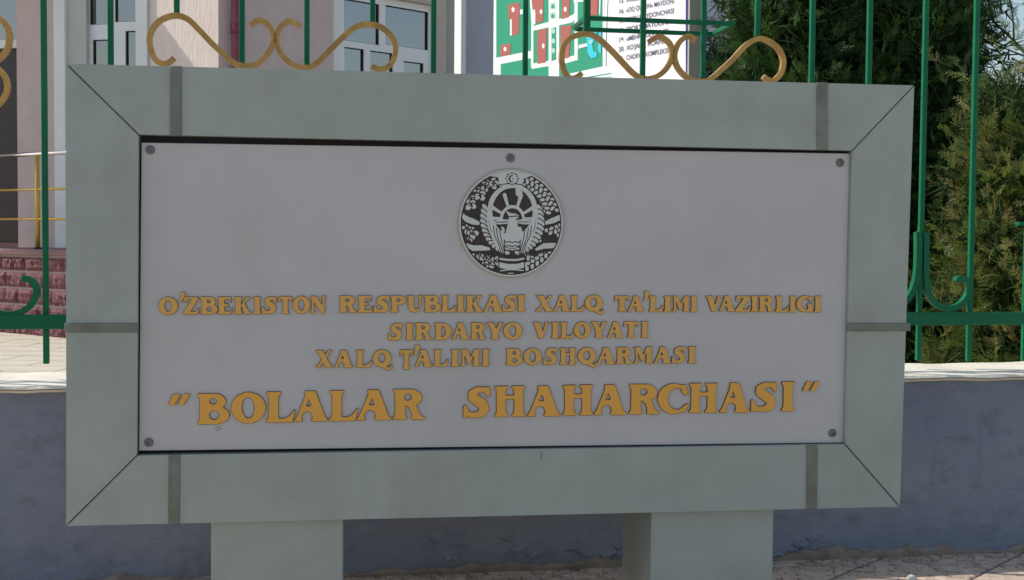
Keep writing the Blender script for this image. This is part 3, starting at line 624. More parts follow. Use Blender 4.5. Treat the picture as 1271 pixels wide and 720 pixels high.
# panel one
scroll([(216.5, 72), (211, 77), (203, 79.5), (193, 74), (187, 60), (186, 46), (192, 32), (204, 23), (219, 19.5), (233, 24), (247, 37), (262, 53), (277, 67), (290, 78), (302, 82), (316, 80.5), (328, 72), (338, 57), (339.5, 43), (332, 30), (322, 25.5), (316, 28), (311, 32)], G1, G1, M['gold'])
scroll([(373, 33.5), (366, 28.5), (357, 27), (347, 36), (343, 50), (347, 64), (357, 76), (370, 83), (384, 83.5), (396, 76), (412, 60), (428, 44), (443, 33), (458, 30.5), (473, 34), (486, 46), (491, 60), (488, 75), (480, 84), (469, 86), (461, 82)], G1, G1, M['gold'])
# panel two
scroll([(722, 91), (715, 96), (707, 97), (700, 88), (697, 72), (700, 56), (711, 46), (727, 42), (741, 47), (757, 61), (773, 78), (787, 92), (800, 98), (815, 95), (827, 85), (834, 70), (832, 56), (824, 48), (816, 46), (805, 52)], G1, G1, M['gold'])
scroll([(863, 51), (857, 46), (851, 46), (842, 54), (837, 69), (841, 84), (852, 96), (866, 101), (880, 99), (895, 87), (910, 73), (925, 57), (940, 48.5), (953, 51), (966, 61), (972, 76), (969, 91), (960, 100), (952, 99), (947, 95)], G1, G1, M['gold'])
# left upright pair of curls
scroll([(-22, 24), (-12, 16), (-2, 22), (9, 33), (12, 47), (9, 62), (-2, 74), (-16, 80)], G1, G1, M['gold'])
scroll([(-16, 78), (-4, 84), (6, 95), (9.5, 108), (6, 120), (-4, 131), (-18, 136)], G1, G1, M['gold'])
# green lyres at the foot
GS = .0175
scroll([(1148.5, 289), (1148.5, 320), (1148.5, 345), (1151, 362), (1160, 376), (1176, 383), (1190, 379), (1200, 368), (1203, 355), (1198, 347), (1190, 346), (1187, 350)], GS, .020, M['green'], off=-.004)
scroll([(1139, 288), (1139, 318), (1137, 345), (1130, 365), (1118, 378), (1100, 384), (1086, 380), (1077, 366), (1080, 352), (1090, 348)], GS, .020, M['green'], off=-.004)
scroll([(28, 345.5), (37, 347), (44, 354), (46, 364), (41, 376), (31, 385), (16, 390), (0, 389), (-14, 382), (-22, 366), (-24, 340), (-24, 300)], GS, .020, M['green'], off=-.004)
# shelf-like rectangular hoop behind the scrolls
P = [onF(728, 22.5), onF(912, 24)]; a = P[0]; b = P[1]; D = .20; mb = MB()
zz = a.z
for p, q in (((a.x, fy(a.x)+.002), (b.x, fy(b.x)+.002)), ((a.x+.005, fy(a.x, D)), (b.x-.004, fy(b.x, D)))): mb.sweep([Vector((p[0], p[1], zz)), Vector((q[0], q[1], zz))], .012, .012, (0, 0, 1))
for p, q in (((a.x, fy(a.x)+.012), (a.x, fy(a.x, D-.010))), ((b.x-.003, fy(b.x)+.012), (b.x-.003, fy(b.x, D-.010)))): mb.sweep([Vector((p[0], p[1], zz+.002)), Vector((q[0], q[1], zz+.002))], .012, .012, (0, 0, 1))
mb.build('hoop', M['green'], fence, label='flat rectangular bracket of thin bars')

# ================================================================== MAP BOARD
class Wall:
    def __init__(s, P, d):
        s.P = Vector((P[0], P[1], 0)); s.d = Vector((d[0], d[1], 0)).normalized(); n = Vector((s.d.y, -s.d.x, 0))
        if n.dot(Vector((CP.x, CP.y, 0))-s.P) < 0: n = -n
        s.n = n
    def hit(s, u, v, off=0.0):
        r = ray(u, v); t = (s.P+s.n*off-CP).dot(s.n)/r.dot(s.n); q = CP+r*t; return q
    def sz(s, u, v, off=0.0): q = s.hit(u, v, off); return ((q-s.P).dot(s.d), q.z)
    def pt(s, a, z, off): q = s.P+s.d*a+s.n*off; return (q.x, q.y, z)
    def box(s, mb, s0, s1, z0, z1, o0, o1, m=0):
        mb.hexa([s.pt(s0, z0, o0), s.pt(s1, z0, o0), s.pt(s1, z0, o1), s.pt(s0, z0, o1), s.pt(s0, z1, o0), s.pt(s1, z1, o0), s.pt(s1, z1, o1), s.pt(s0, z1, o1)], m)
q = onY(855, 60, 3.0)
BD = Wall((q.x, q.y), (.29, -.956))
board = empty('map_board', (q.x, q.y, BZ), 'large green and red site plan board with a numbered white legend behind the fence', 'map board')
s0 = BD.sz(612.5, 50)[0]; s1 = BD.sz(855, 50)[0]
zb = BD.sz(700, 118)[1]; zt = zb+1.7
mb = MB(); BD.box(mb, s0, s1, zb, zt, -.03, 0); mb.build('panel', M['mwhite'], board)
layer = [0]
mpr = MB(); mmats = [M['mgreen'], M['mwhite'], M['mred'], M['mcyan'], M['mblue'], M['mpale'], M['mlegend']]
def mp_(m, *P):
    layer[0] += 1; o = .0006+.00006*layer[0]; pts = [tuple(BD.hit(u, v, o)) for u, v in P]; mpr.add(pts, [tuple(range(len(pts)))], m)
def mel(m, u, v, ru, rv, k=12): mp_(m, *[(u+ru*math.cos(6.2832*i/k), v+rv*math.sin(6.2832*i/k)) for i in range(k)])
mp_(0, (616, -60), (752, -60), (752, 84), (616, 116))
mp_(1, (614, 73), (752, 42), (752, 52), (614, 82)) if False else None
mp_(1, (614.5, 72), (662, 62.5), (662, 71.5), (614.5, 81)); mp_(1, (614.5, 78), (621.5, 78), (621.5, 112), (614.5, 112)); mp_(5, (616.4, 82), (616.9, 82), (616.9, 112), (616.4, 112))
mp_(1, (656, -30), (659, -30), (662, 22), (662, 82), (659, 84), (659.5, 30))
mp_(1, (659, 77), (716, 64.5), (716, 57), (707, -30), (713, -30), (718, 15), (718, 71), (659.5, 85.5)) if False else None
mp_(1, (660, 79), (703, 71.5), (716, 68), (716, 74.5), (703, 78.5), (660, 85.5))
mp_(1, (660, 33), (710, 19), (716, 14), (716, 22), (710, 28), (660, 38.5))
mp_(1, (713, -30), (717, -30), (717, 75), (713, 75)); mp_(1, (681, -40), (694, -40), (694, 78), (681, 82)); mp_(1, (681, 82), (694, 80), (694, 118), (681, 118))
mp_(0, (684.5, 35), (690.5, 33.5), (690.5, 74), (684.5, 76))
for v in (-16, -4, 8, 20): mp_(5, (683, v-4.5), (689.5, v-5.2), (689.5, v+3), (683, v+3.8)); mel(0, 686.2, v, 2.2, 2.6)
for v in (38.5, 51, 63): mel(5, 686.8, v, 2.2, 3.4)
mp_(2, (631, 6), (645, 3), (644, 42), (635, 44.5), (634.5, 24), (631, 24)); mp_(1, (633, 24), (635.2, 24), (635.2, 44), (633, 44.5)); mel(1, 636.8, 12, 1.9, 3.2)
mp_(2, (621, 56.5), (634, 53.5), (633, 67.5), (621, 70)); mel(1, 626.8, 61, 1.8, 2.9); mp_(1, (645.5, 12), (649, 11.5), (649, 17.5), (645.5, 18)); mp_(1, (662, 12), (664.5, 12), (664.5, 30), (662, 31)); 
mp_(2, (659, -6), (675, -9), (674, 26.5), (665.5, 29), (664, 12), (661, 11)); mel(1, 671.5, 14.5, 1.7, 2.9)
mp_(2, (667, 38), (679, 35), (677, 77.5), (667, 79)); mel(1, 674.3, 57, 1.7, 3.1)
mp_(2, (698, -20), (708, -20), (706, 21), (697, 23.5)); mel(1, 701.5, 11.5, 1.8, 3.2)
mp_(2, (696, 33), (709, 31), (706, 71), (696, 74)); mel(1, 700.5, 55, 1.6, 3)
mp_(1, (718, 56), (729, 53.5), (729, 57.5), (718, 60.5)); mp_(1, (712, 0), (725, -2), (725, 2), (712, 3.5))
mp_(2, (731, -30), (743, -30), (741.5, 19), (731, 19)); mp_(1, (744.5, -30), (746.5, -30), (745, 18), (743.5, 18))
mp_(3, (728, 46), (735, 38), (741, 38), (741, 44), (735, 55), (736.5, 63), (741, 66), (740.5, 71), (734, 72.5), (729.5, 66)); mp_(3, (743, 42), (746.5, 36), (746, 68), (742, 62))
mel(5, 733, 52, 1.7, 2.6)
mp_(1, (748, -60), (757, -60), (752, 50), (752, 90), (748, 92)); mp_(1, (700, 93), (750, 82), (759, 84), (759, 110), (700, 110))
mp_(0, (726, 96), (761, 90), (761, 91.5), (726, 97.5)); mp_(5, (728, 98.5), (761, 94), (761, 110), (728, 110))
mp_(6, (757.5, -60), (851, -70), (851, 112), (760, 112), (757.5, 60))
mp_(4, (851.4, -75), (855, -75), (855, 118), (851.4, 118)); mp_(5, (751.6, -60), (752.1, -60), (749.5, 40), (749, 40))
pr = mpr.build('printed_map', mmats, board)
# make every printed face look towards the viewer side of the board
txt = [("15.", '«ARSLON» BOG\'CHASI', 768, 4, 830, -2), ("16.", '«OQ QUYON» MAYDONI', 768, 17, 836, 1), ("17.", "O'YIN MAYDONCHASI", 769, 28, 838, 21), ("18.", 'SPORT MAYDONI', 767, 41, 829, 32), ("19.", "«MEHRIGUL» BOG'I", 768, 52, 827, 37), ("20.", "XO'JALIK KORPUSI", 767, 63.5, 822, 51), ("21.", 'CHORVA KOMPLEKSI', 768, 75, 827, 61)]
def text_mesh(s_):
    cu = bpy.data.curves.new('t', 'FONT'); cu.body = s_; cu.size = 1; cu.offset = .010; ob = bpy.data.objects.new('t', cu); COL.objects.link(ob)
    dg = bpy.context.evaluated_depsgraph_get(); me = bpy.data.meshes.new_from_object(ob.evaluated_get(dg)); bpy.data.objects.remove(ob); return me
rows = [(-9, -17), (4, -7), (17, 4), (29, 16), (41, 28.5), (52.5, 40), (64, 51.5), (76, 64)]
for (num, t, *_), (va, vb_) in zip([("14.", 'MARKAZIY MAYDON')+(0,)*4]+txt, rows):
    A = BD.hit(768, va+.0, 0.0065); B = BD.hit(836, vb_, 0.0065); H = .75
    for s_, uu, wfix in ((num, 767.5, None), (t, 777, (836 if 'MAYDON' in t and 'SPORT' not in t else 829))):
        tm = MB(); me = text_mesh(s_); xs = [p.co.x for p in me.vertices]; ys = [p.co.y for p in me.vertices]
        if not xs: continue
        w0 = max(xs); 
        u0 = uu; u1 = wfix or 774.5
        sl_ = (vb_-va)/68
        P0 = BD.hit(u0, va+sl_*(u0-768), 0.0065); P1 = BD.hit(u1, va+sl_*(u1-768), 0.0065); PT = BD.hit(u0, va+sl_*(u0-768)-5.8, 0.0065)
        ax = (P1-P0)/w0; up = (PT-P0)/.7
        tm.add([tuple(P0+ax*p.co.x+up*p.co.y) for p in me.vertices], [tuple(p.vertices) for p in me.polygons]); tm.build('legend_line', M['mtext'], board)
# board posts
sp = BD.sz(862.5, 60)[0]
mb = MB(); qb = onY(855.3, 60, 2.98); qc = onY(869.8, 60, 2.98)
mb.box(qb.x, qc.x, 2.98, 3.02, BZ, zt+.1); mb.build('post', M['post'], board)
mb = MB(); BD.box(mb, s0+.02, s0+.10, BZ, zt, -.12, -.032); mb.build('post', M['post'], board)

# ================================================================== BUILDING
bq = onY(271, 50, 8.0)
WF = Wall((bq.x, bq.y), (-.80, .60))          # sunlit stucco wall to the left of the corner
bl = empty('building', (bq.x, bq.y, BZ), 'pink rendered building with white framed windows and a maroon drainpipe behind the fence', 'building')
HT = 4.2; HB = BZ
def slab(wl, u0, u1, m, name='wall', o0=-.2, o1=0.0, z0=HB, z1=HT, v=50, label=None):
    mb = MB(); a = wl.sz(u0, v)[0]; b = wl.sz(u1, v)[0]; wl.box(mb, min(a, b), max(a, b), z0, z1, o0, o1); return mb.build(name, m, bl, label=label)
sF = WF.sz(184.5, 50)[0]
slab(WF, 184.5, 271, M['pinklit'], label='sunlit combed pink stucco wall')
pF = WF.P+WF.d*sF
WD = Wall((pF.x, pF.y), (-.93, .37))
def holed(wl, U0, U1, holes, m, th=.2, z0=HB, z1=HT, name='wall'):
    """wall face between two pixel columns with rectangular holes (s0,s1,z0,z1)"""
    mb = MB(); a = wl.sz(U0, 50)[0]; b = wl.sz(U1, 50)[0]; a, b = min(a, b), max(a, b); hs = sorted(holes); x = a
    for h in hs:
        wl.box(mb, x, h[0], z0, z1, -th, 0); wl.box(mb, h[0], h[1], z0, h[2], -th, 0); wl.box(mb, h[0], h[1], h[3], z1, -th, 0); x = h[1]
    wl.box(mb, x, b, z0, z1, -th, 0); return mb.build(name, m, bl)
def win(wl, u0, u1, vb, zt_, panes, z_bot, rec=.06, curtain=None, extra=None):
    a = wl.sz(u0, vb)[0]; b = wl.sz(u1, vb)[0]; a, b = min(a, b), max(a, b)
    return a, b
# --- window in the shaded wall left of the stucco (opening u 107..170)
aD, bD = sorted((WD.sz(107, 40)[0], WD.sz(170.5, 40)[0])); zD0, zD1 = WD.sz(140, 190)[1], 2.35
holed(WD, 83, 184.4, [(aD, bD, zD0, zD1)], M['greyw'])
slab(WD, 170.5, 184.3, M['white'], 'pilaster', 0.002, .03, label='white painted corner strip')
slab(WD, 69.5, 83, M['white'], 'pilaster', -.2, .035)
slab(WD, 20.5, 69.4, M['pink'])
def pane_grid(wl, opening, rects, holes_curt, name='window', rec=-.05, fm=None):
    """white frame with glass rectangles given in pixels (u0,v0,u1,v1); v is measured at the left edge, frame built as bars around the panes"""
    a, b, z0, z1 = opening
    # cut a frame plate: cells from the panes' extents
    R = []
    for (u0, v0, u1, v1, *rest) in rects:
        s0_, zt0 = wl.sz(u0, v0, rec); s1_, _ = wl.sz(u1, v0, rec); zb0 = wl.sz(u0, v1, rec)[1]
        R.append((min(s0_, s1_), max(s0_, s1_), max(zb0, z0+.06), min(zt0, z1-.06), rest[0] if rest else 'c'))
    xs = sorted({a, b, *[r[0] for r in R], *[r[1] for r in R]}); zs = sorted({z0, z1, *[r[2] for r in R], *[r[3] for r in R]})
    mb = MB()
    for i in range(len(xs)-1):
        k = 0
        while k < len(zs)-1:
            cx = (xs[i]+xs[i+1])/2
            solid = lambda kk: not any(r[0] < cx < r[1] and r[2] < (zs[kk]+zs[kk+1])/2 < r[3] for r in R)
            if solid(k):
                k2 = k
                while k2+1 < len(zs)-1 and solid(k2+1): k2 += 1
                wl.box(mb, xs[i], xs[i+1], zs[k], zs[k2+1], rec-.05, rec); k = k2+1
            else: k += 1
    wf = mb.build(name, M['white'], bl)
    for r in R:
        mb = MB(); wl.box(mb, r[0]-.004, r[1]+.004, r[2]-.004, r[3]+.004, rec-.034, rec-.028); mb.build('pane', M['glass'], wf)
        # dark rubber seal round the glass
        mb = MB(); e = .005
        for q in ((r[0], r[0]+e, r[2], r[3]), (r[1]-e, r[1], r[2], r[3]), (r[0]+e, r[1]-e, r[2], r[2]+e), (r[0]+e, r[1]-e, r[3]-e, r[3])): wl.box(mb, *q, rec-.026, rec-.012)
        mb.build('seal', M['dark'], wf)
        # folded curtain behind
        if r[4] != 'n':
            mb = MB(); n = 40; s_a, s_b = (r[0]-.05, r[1]+.05); vs = []
            for i in range(n+1):
                s_ = s_a+(s_b-s_a)*i/n; off = rec-.075+.018*math.sin(i*1.3+r[0]*7)+.01*math.sin(i*.55)
                vs += [wl.pt(s_, r[2]-.1, off), wl.pt(s_, r[3]+.1, off)]
            mb.add(vs, [(2*i, 2*i+2, 2*i+3, 2*i+1) for i in range(n)]); mb.build('curtain', {'c': M['curtain'], 'p': M['curtain_pale'], 'd': M['darkred']}[r[4]], wf, smooth=True)
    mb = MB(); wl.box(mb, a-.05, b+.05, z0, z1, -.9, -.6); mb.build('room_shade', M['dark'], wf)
    return wf
pane_grid(WD, (aD, bD, zD0, zD1), [(109.5, -260, 132.5, 31, 'c'), (141, -260, 168.5, 27.5, 'p'), (115, 49.5, 134.5, 190, 'c'), (155.5, 38.5, 169, 190, 'p')], None)
# little pot plant standing on the sill inside
# --- left part: glazed door under a white transom (u < 20)
sd0 = WD.sz(20.5, 50)[0]; sd1 = sd0+1.25*(1 if WD.sz(0, 50)[0] > sd0 else -1)
lo, hi = min(sd0, sd1), max(sd0, sd1)
mb = MB(); WD.box(mb, lo, hi, HB, .02, -.35, -.03); mb.build('threshold', M['cap'], bl)
zt0 = WD.sz(5, 49)[1]; zt1 = WD.sz(5, 59)[1]
mb = MB(); WD.box(mb, lo, hi, .022, zt1, -.12, -.08); dr = mb.build('door', M['door'], bl)
mb = MB(); WD.box(mb, lo, hi, zt1+.002, zt0, -.12, -.04); mb.build('transom', M['white'], bl)
mb = MB(); WD.box(mb, lo, hi, zt0+.002, HT, -.12, -.10); mb.build('fanlight', M['glass'], bl)
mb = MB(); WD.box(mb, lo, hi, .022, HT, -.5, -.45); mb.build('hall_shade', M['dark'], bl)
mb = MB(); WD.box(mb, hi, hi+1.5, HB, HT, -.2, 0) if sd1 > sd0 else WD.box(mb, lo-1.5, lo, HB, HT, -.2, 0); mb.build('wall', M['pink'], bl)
# --- shaded wall right of the corner, with drainpipe and window
WI = Wall((bq.x, bq.y), (.80, .60))
aI, bI = sorted((WI.sz(414, 50)[0], WI.sz(540, 50)[0])); zI0 = WI.sz(480, 190)[1]; zI1 = WI.sz(533, 11.5)[1]+.06
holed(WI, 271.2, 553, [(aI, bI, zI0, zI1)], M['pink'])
rs_ = WI.sz(541, 50)[0]
mb = MB(); WI.box(mb, bI-.012, bI+.001, zI0, zI1, -.19, -.001); mb.build('reveal', M['beige'], bl)
mb = MB(); WI.box(mb, rs_+.002, WI.sz(553, 50)[0], HB, HT, .001, .006); mb.build('reveal', M['beige'], bl)
mb = MB(); WI.box(mb, aI, bI, zI1-.018, zI1, -.18, .02); mb.build('lintel', M['beige'], bl)
pane_grid(WI, (aI, bI, zI0, zI1-.02), [(427, -2, 471, 50, 'p'), (478.5, 3.5, 532, 55, 'c'), (427.5, 58, 452, 190, 'p'), (459.5, 62.5, 488, 190, 'p'), (501, 75.5, 526, 190, 'c')], None, rec=-.04)
# drape pulled aside in the lower left pane
k0 = WI.sz(428, 60, -.1); k1 = WI.sz(439, 60, -.1)
mb = MB(); mb.add([WI.pt(k0[0], k0[1], -.1), WI.pt(k0[0]+(k1[0]-k0[0])*.45, k0[1], -.1), WI.pt(k1[0], k0[1]-.45, -.1), WI.pt(k0[0], k0[1]-.45, -.1)]+[WI.pt(k0[0], k0[1], -.11), WI.pt(k0[0]+(k1[0]-k0[0])*.45, k0[1], -.11), WI.pt(k1[0], k0[1]-.45, -.11), WI.pt(k0[0], k0[1]-.45, -.11)], [(0, 1, 2, 3), (7, 6, 5, 4), (0, 4, 5, 1), (1, 5, 6, 2), (2, 6, 7, 3), (3, 7, 4, 0)]); mb.build('drape', M['darkred'], bl)
# pipe
pp = WI.hit(293.5, 50, .07); mb = MB(); mb.sweep([Vector((pp.x, pp.y, HB)), Vector((pp.x, pp.y, HT))], .085, .085, (1, 0, 0), round_=True); pi = mb.build('drainpipe', M['maroon'], bl, smooth=True)
zk = WI.sz(293, 38)[1]; mb = MB(); mb.sweep([Vector((pp.x, pp.y, zk-.04)), Vector((pp.x, pp.y, zk+.04))], .098, .098, (1, 0, 0), round_=True); mb.build('collar', M['maroon'], pi, smooth=True)
# far wing
wq = onY(563, 50, 10.0)
WN = Wall((wq.x, wq.y), (1, .05))
slab(WN, 553, 572.5, M['greyw'], o0=-.2, o1=-.002)
slab(WN, 572.6, 900, M['bluew'])
wp = onY(563.8, 50, 6.12); wp2 = onY(572.2, 50, 6.0); mb = MB(); q4 = [(wp.x, 6.12), (wp2.x, 6.0), (wp2.x+.035, 6.012), (wp.x+.035, 6.13)]
mb.hexa([(a, b, BZ) for a, b in q4]+[(a, b, 2.6) for a, b in q4]); pole = empty('white_pole', (wp.x, 6, BZ), 'thin white pole catching the sun between the window and the map board', 'pole')
mb.build('shaft', M['mwhite'], pole, bevel=.003)
mb = MB(); mb.box(wp.x-.05, wp2.x+.05, 5.95, 6.085, BZ-.01, BZ+.012); mb.build('base_plate', M['post'], pole)
# flat roof + back body so that the building is closed
mb = MB()
top = [WD.pt(hi+1.5 if sd1 > sd0 else lo-1.5, 0, -.1), (pF.x, pF.y, 0), (bq.x, bq.y, 0), WI.pt(WI.sz(553, 50)[0], 0, -.1), (wq.x, wq.y+.1, 0), (wq.x+4.5, wq.y+.4, 0), (wq.x+4.5, wq.y+5, 0), (-6.5, wq.y+5, 0)]
n = len(top); mb.add([(p[0], p[1], HT) for p in top]+[(p[0], p[1], HT+.25) for p in top], [tuple(range(n))[::-1], tuple(range(n, 2*n))]+[(i, (i+1) % n, n+(i+1) % n, n+i) for i in range(n)])
mb.build('roof', M['greyw'], bl)
# unseen slab added above the view so its edge shades the stucco slantwise
ZC = 2.9
def lift(P): t = (ZC-P.z)/TS.z; return P+TS*t
h1 = lift(WF.hit(172, 6)); h2 = lift(WF.hit(230, 85)); dd = (h1-h2).normalized(); h0 = h2-dd*2.0; h3 = h1+dd*4.5
nn = Vector((dd.y, -dd.x, 0)); 
if nn.x > 0: nn = -nn
cpz = [h0, h3, h3+nn*3.2, h0+nn*3.2]
mb = MB(); mb.hexa([(p.x, p.y, ZC) for p in cpz]+[(p.x, p.y, ZC+.12) for p in cpz]); cnp = mb.build('added_shade_canopy', M['white'], bl)

# ================================================================== PORCH: split-stone plinth, cap and rail
p1 = onZ(0, 413, BZ); p2 = onZ(80, 420.5, BZ); WP = Wall((p2.x, p2.y), (p1.x-p2.x, p1.y-p2.y))
porch = empty('porch_plinth', (p2.x, p2.y, BZ), 'maroon split stone porch plinth with a smooth cap at the left edge', 'plinth')
sA = WP.sz(-40, 360)[0]; sB = WP.sz(140, 360)[0]; sA, sB = min(sA, sB), max(sA, sB)
zcap = WP.sz(40, 309.5, .03)[1]; zcb = WP.sz(40, 317, .03)[1]
mb = MB(); WP.box(mb, sA, sB, BZ, zcb-.001, -.6, -.012); mb.build('mortar_core', M['mortar'], porch)
mb = MB(); WP.box(mb, sA, sB, zcb, zcap, -.9, .03); mb.build('cap_slab', M['cap'], porch, bevel=.006)
rows_z = [WP.sz(40, v)[1] for v in (318.5, 337.5, 358.5, 379, 400, 419)]
for r in range(5):
    zt_, zb_ = rows_z[r]-.009, rows_z[r+1]+.009; x = sA-random.uniform(0, .2)
    while x < sB:
        L = random.uniform(.13, .27); x0, x1 = x+.004, min(x+L-.004, sB); x += L
        if x1-x0 < .03: continue
        nxx, nzz = 7, 4; vs = []
        for j in range(nzz+1):
            for i in range(nxx+1):
                ed = i in (0, nxx) or j in (0, nzz); o = .002 if ed else random.uniform(.008, .026)
                vs.append(WP.pt(x0+(x1-x0)*(i+(0 if i in (0, nxx) else random.uniform(-.3, .3)))/nxx, zb_+(zt_-zb_)*(j+(0 if j in (0, nzz) else random.uniform(-.3, .3)))/nzz, o))
        fs = [(j*(nxx+1)+i, j*(nxx+1)+i+1, (j+1)*(nxx+1)+i+1, (j+1)*(nxx+1)+i) for j in range(nzz) for i in range(nxx)]
        ring = [i for i in range(nxx+1)]+[(j+1)*(nxx+1)-1 for j in range(1, nzz+1)]+[nzz*(nxx+1)+i for i in range(nxx-1, -1, -1)]+[j*(nxx+1) for j in range(nzz-1, 0, -1)]
        b = len(vs); vs += [tuple(Vector(vs[k])-WP.n*.03) for k in ring]; m_ = len(ring)
        fs += [(ring[k], ring[(k+1) % m_], b+(k+1) % m_, b+k) for k in range(m_)]
        mb = MB(); mb.add(vs, fs); mb.build('stone', M['stone'], porch)
rl = empty('porch_railing', (p2.x, p2.y, zcap), 'steel handrail with yellow tubes on the stone porch plinth', 'railing')
for v, r, m, nm in ((191.5, .034, 'steel', 'handrail'), (235.3, .020, 'yellow', 'tube'), (272, .020, 'yellow', 'tube')):
    a = WP.hit(-45, v+.8, -.06); b = WP.hit(150, v-.6, -.06); b.z = a.z = (WP.hit(40, v, -.06)).z
    mb = MB(); mb.sweep([a, b], r, r, (0, 0, 1), round_=True); mb.build(nm, M[m], rl, smooth=True)
for u in (46.5, -30, 130):
    a = WP.hit(u, 250, -.06); mb = MB(); zt_ = WP.hit(46, 193, -.06).z; mb.sweep([Vector((a.x, a.y, zcap)), Vector((a.x, a.y, zt_))], .036, .036, tuple(WP.n), round_=True); bb = mb.build('baluster', M['yellow'], rl, smooth=True)
    mb = MB(); mb.sweep([Vector((a.x, a.y, zcap)), Vector((a.x, a.y, zcap+.014))], .075, .075, tuple(WP.n), round_=True); mb.build('foot_flange', M['dark'], bb)

# dark ball-like thing standing in the doorway is too unclear to name: left out
# ---- courtyard slabs (pale, sunlit)
cy = MB(); cy.add([(-9, fy(-9, .2), BZ-.004), (.6, fy(.6, .2), BZ-.004), (.6, 9, BZ-.004), (-9, 9, BZ-.004)], [(0, 1, 2, 3)]); cyo = cy.build('courtyard_paving', M['joint'], kind='structure')
sl2 = []
for k in range(3):
    h = .01; a_, b_ = .595/2, .295/2; r = random.Random(k); vs = [(-a_, -b_, -.01), (a_, -b_, -.01), (a_, b_, -.01), (-a_, b_, -.01), (-a_+.003, -b_+.003, r.uniform(-.001, .001)), (a_-.003, -b_+.003, r.uniform(-.001, .001)), (a_-.003, b_-.003, r.uniform(-.001, .001)), (-a_+.003, b_-.003, 0)]
    m = bpy.data.meshes.new('slab'); m.from_pydata(vs, [], [(3, 2, 1, 0), (4, 5, 6, 7), (0, 1, 5, 4), (1, 2, 6, 5), (2, 3, 7, 6), (3, 0, 4, 7)]); m.materials.append(M['plaza']); sl2.append(m)
A2 = math.radians(-12); ca, sa = math.cos(A2), math.sin(A2); cnt = 0
for j in range(0, 24):
    for i in range(-14, 6):
        X = (i+.5*(j % 2))*.6; Y = j*.3; x = -1.8+X*ca-Y*sa; y = 3.0+X*sa+Y*ca
        if WP.n.dot(Vector((x, y, 0))-WP.P) < -.3: continue
        P = Vector((x, y, BZ))-CP; zc_ = P.dot(FW); u = 635.5+FX*P.dot(RT)/zc_; v = 360-FX*P.dot(UP)/zc_
        if -60 < u < 260 and v < 520:
            o = link('slab', random.choice(sl2), cyo); o.location = (x, y, BZ+.006); o.rotation_euler = (0, 0, A2); cnt += 1

# ================================================================== TREES
def tri_mesh(name, V, m, parent, smooth=False):
    me = bpy.data.meshes.new(name); n = len(V); me.vertices.add(n); me.vertices.foreach_set('co', V.astype(np.float32).ravel())
    nt_ = n//3; me.loops.add(n); me.loops.foreach_set('vertex_index', np.arange(n, dtype=np.int32)); me.polygons.add(nt_)
    me.polygons.foreach_set('loop_start', np.arange(0, n, 3, dtype=np.int32)); me.update(calc_edges=True)
    return link(name, me, parent, m)
def frond(seed):
    """one flat juniper spray, length 1, along +z: a curved axis with side twigs clothed in scale leaves"""
    r = np.random.default_rng(seed); T = []
    def blade(p, q, w_):
        d = q-p; s = np.cross(d, np.array([r.uniform(-.4, .4), 1, r.uniform(-.4, .4)])); s = s/(np.linalg.norm(s)+1e-9)*w_/2; T.extend([p+s*1.3, q, p-s*1.3])
    def ax(t): return np.array([.12*math.sin(t*2.2), .06*math.sin(t*3+1), t])
    for t in np.linspace(0, .92, 8): blade(ax(t), ax(t+.14), .03)
    for k in range(13):
        t = .08+.86*k/13; sg = 1 if k % 2 else -1; L = .42*(1-t*.75)*r.uniform(.7, 1.15); d = np.array([sg*.72, r.uniform(-.35, .35), .7]); d /= np.linalg.norm(d); p = ax(t); q = p+d*L
        blade(p, q, .022)
        for m in range(4):
            tt = .2+.2*m; pp_ = p+d*L*tt
            for s2 in (1, -1):
                e = d*.8+np.array([.6*s2*d[2], r.uniform(-.4, .4), -.6*s2*d[0]*1]); e /= np.linalg.norm(e); blade(pp_, pp_+e*L*.38*(1.1-tt*.5), .02)
    return np.array(T)
FR = [frond(i) for i in range(6)]
def coarse(seed):
    r = np.random.default_rng(seed); T = []
    for k in range(44):
        p = np.array([r.normal()*.12, r.normal()*.12, r.uniform(0, .9)]); d = r.normal(size=3)+np.array([0, 0, .6]); d /= np.linalg.norm(d); s = np.cross(d, r.normal(size=3)); s /= np.linalg.norm(s)
        T.extend([p+s*.015, p+d*.26, p-s*.015])
    return np.array(T)
FC = [coarse(i) for i in range(6)]
def foliage(specs, FR=FR):
    """specs: array of pos(3), dir(3), length -> triangles"""
    out = []
    for i, (p, d, L) in enumerate(specs):
        F_ = FR[i % 6]; z = d/np.linalg.norm(d); a = rng.normal(size=3); x = np.cross(a, z); x /= np.linalg.norm(x); y = np.cross(z, x)
        out.append((F_*L)@np.array([x, y, z])+p)
    return np.concatenate(out)
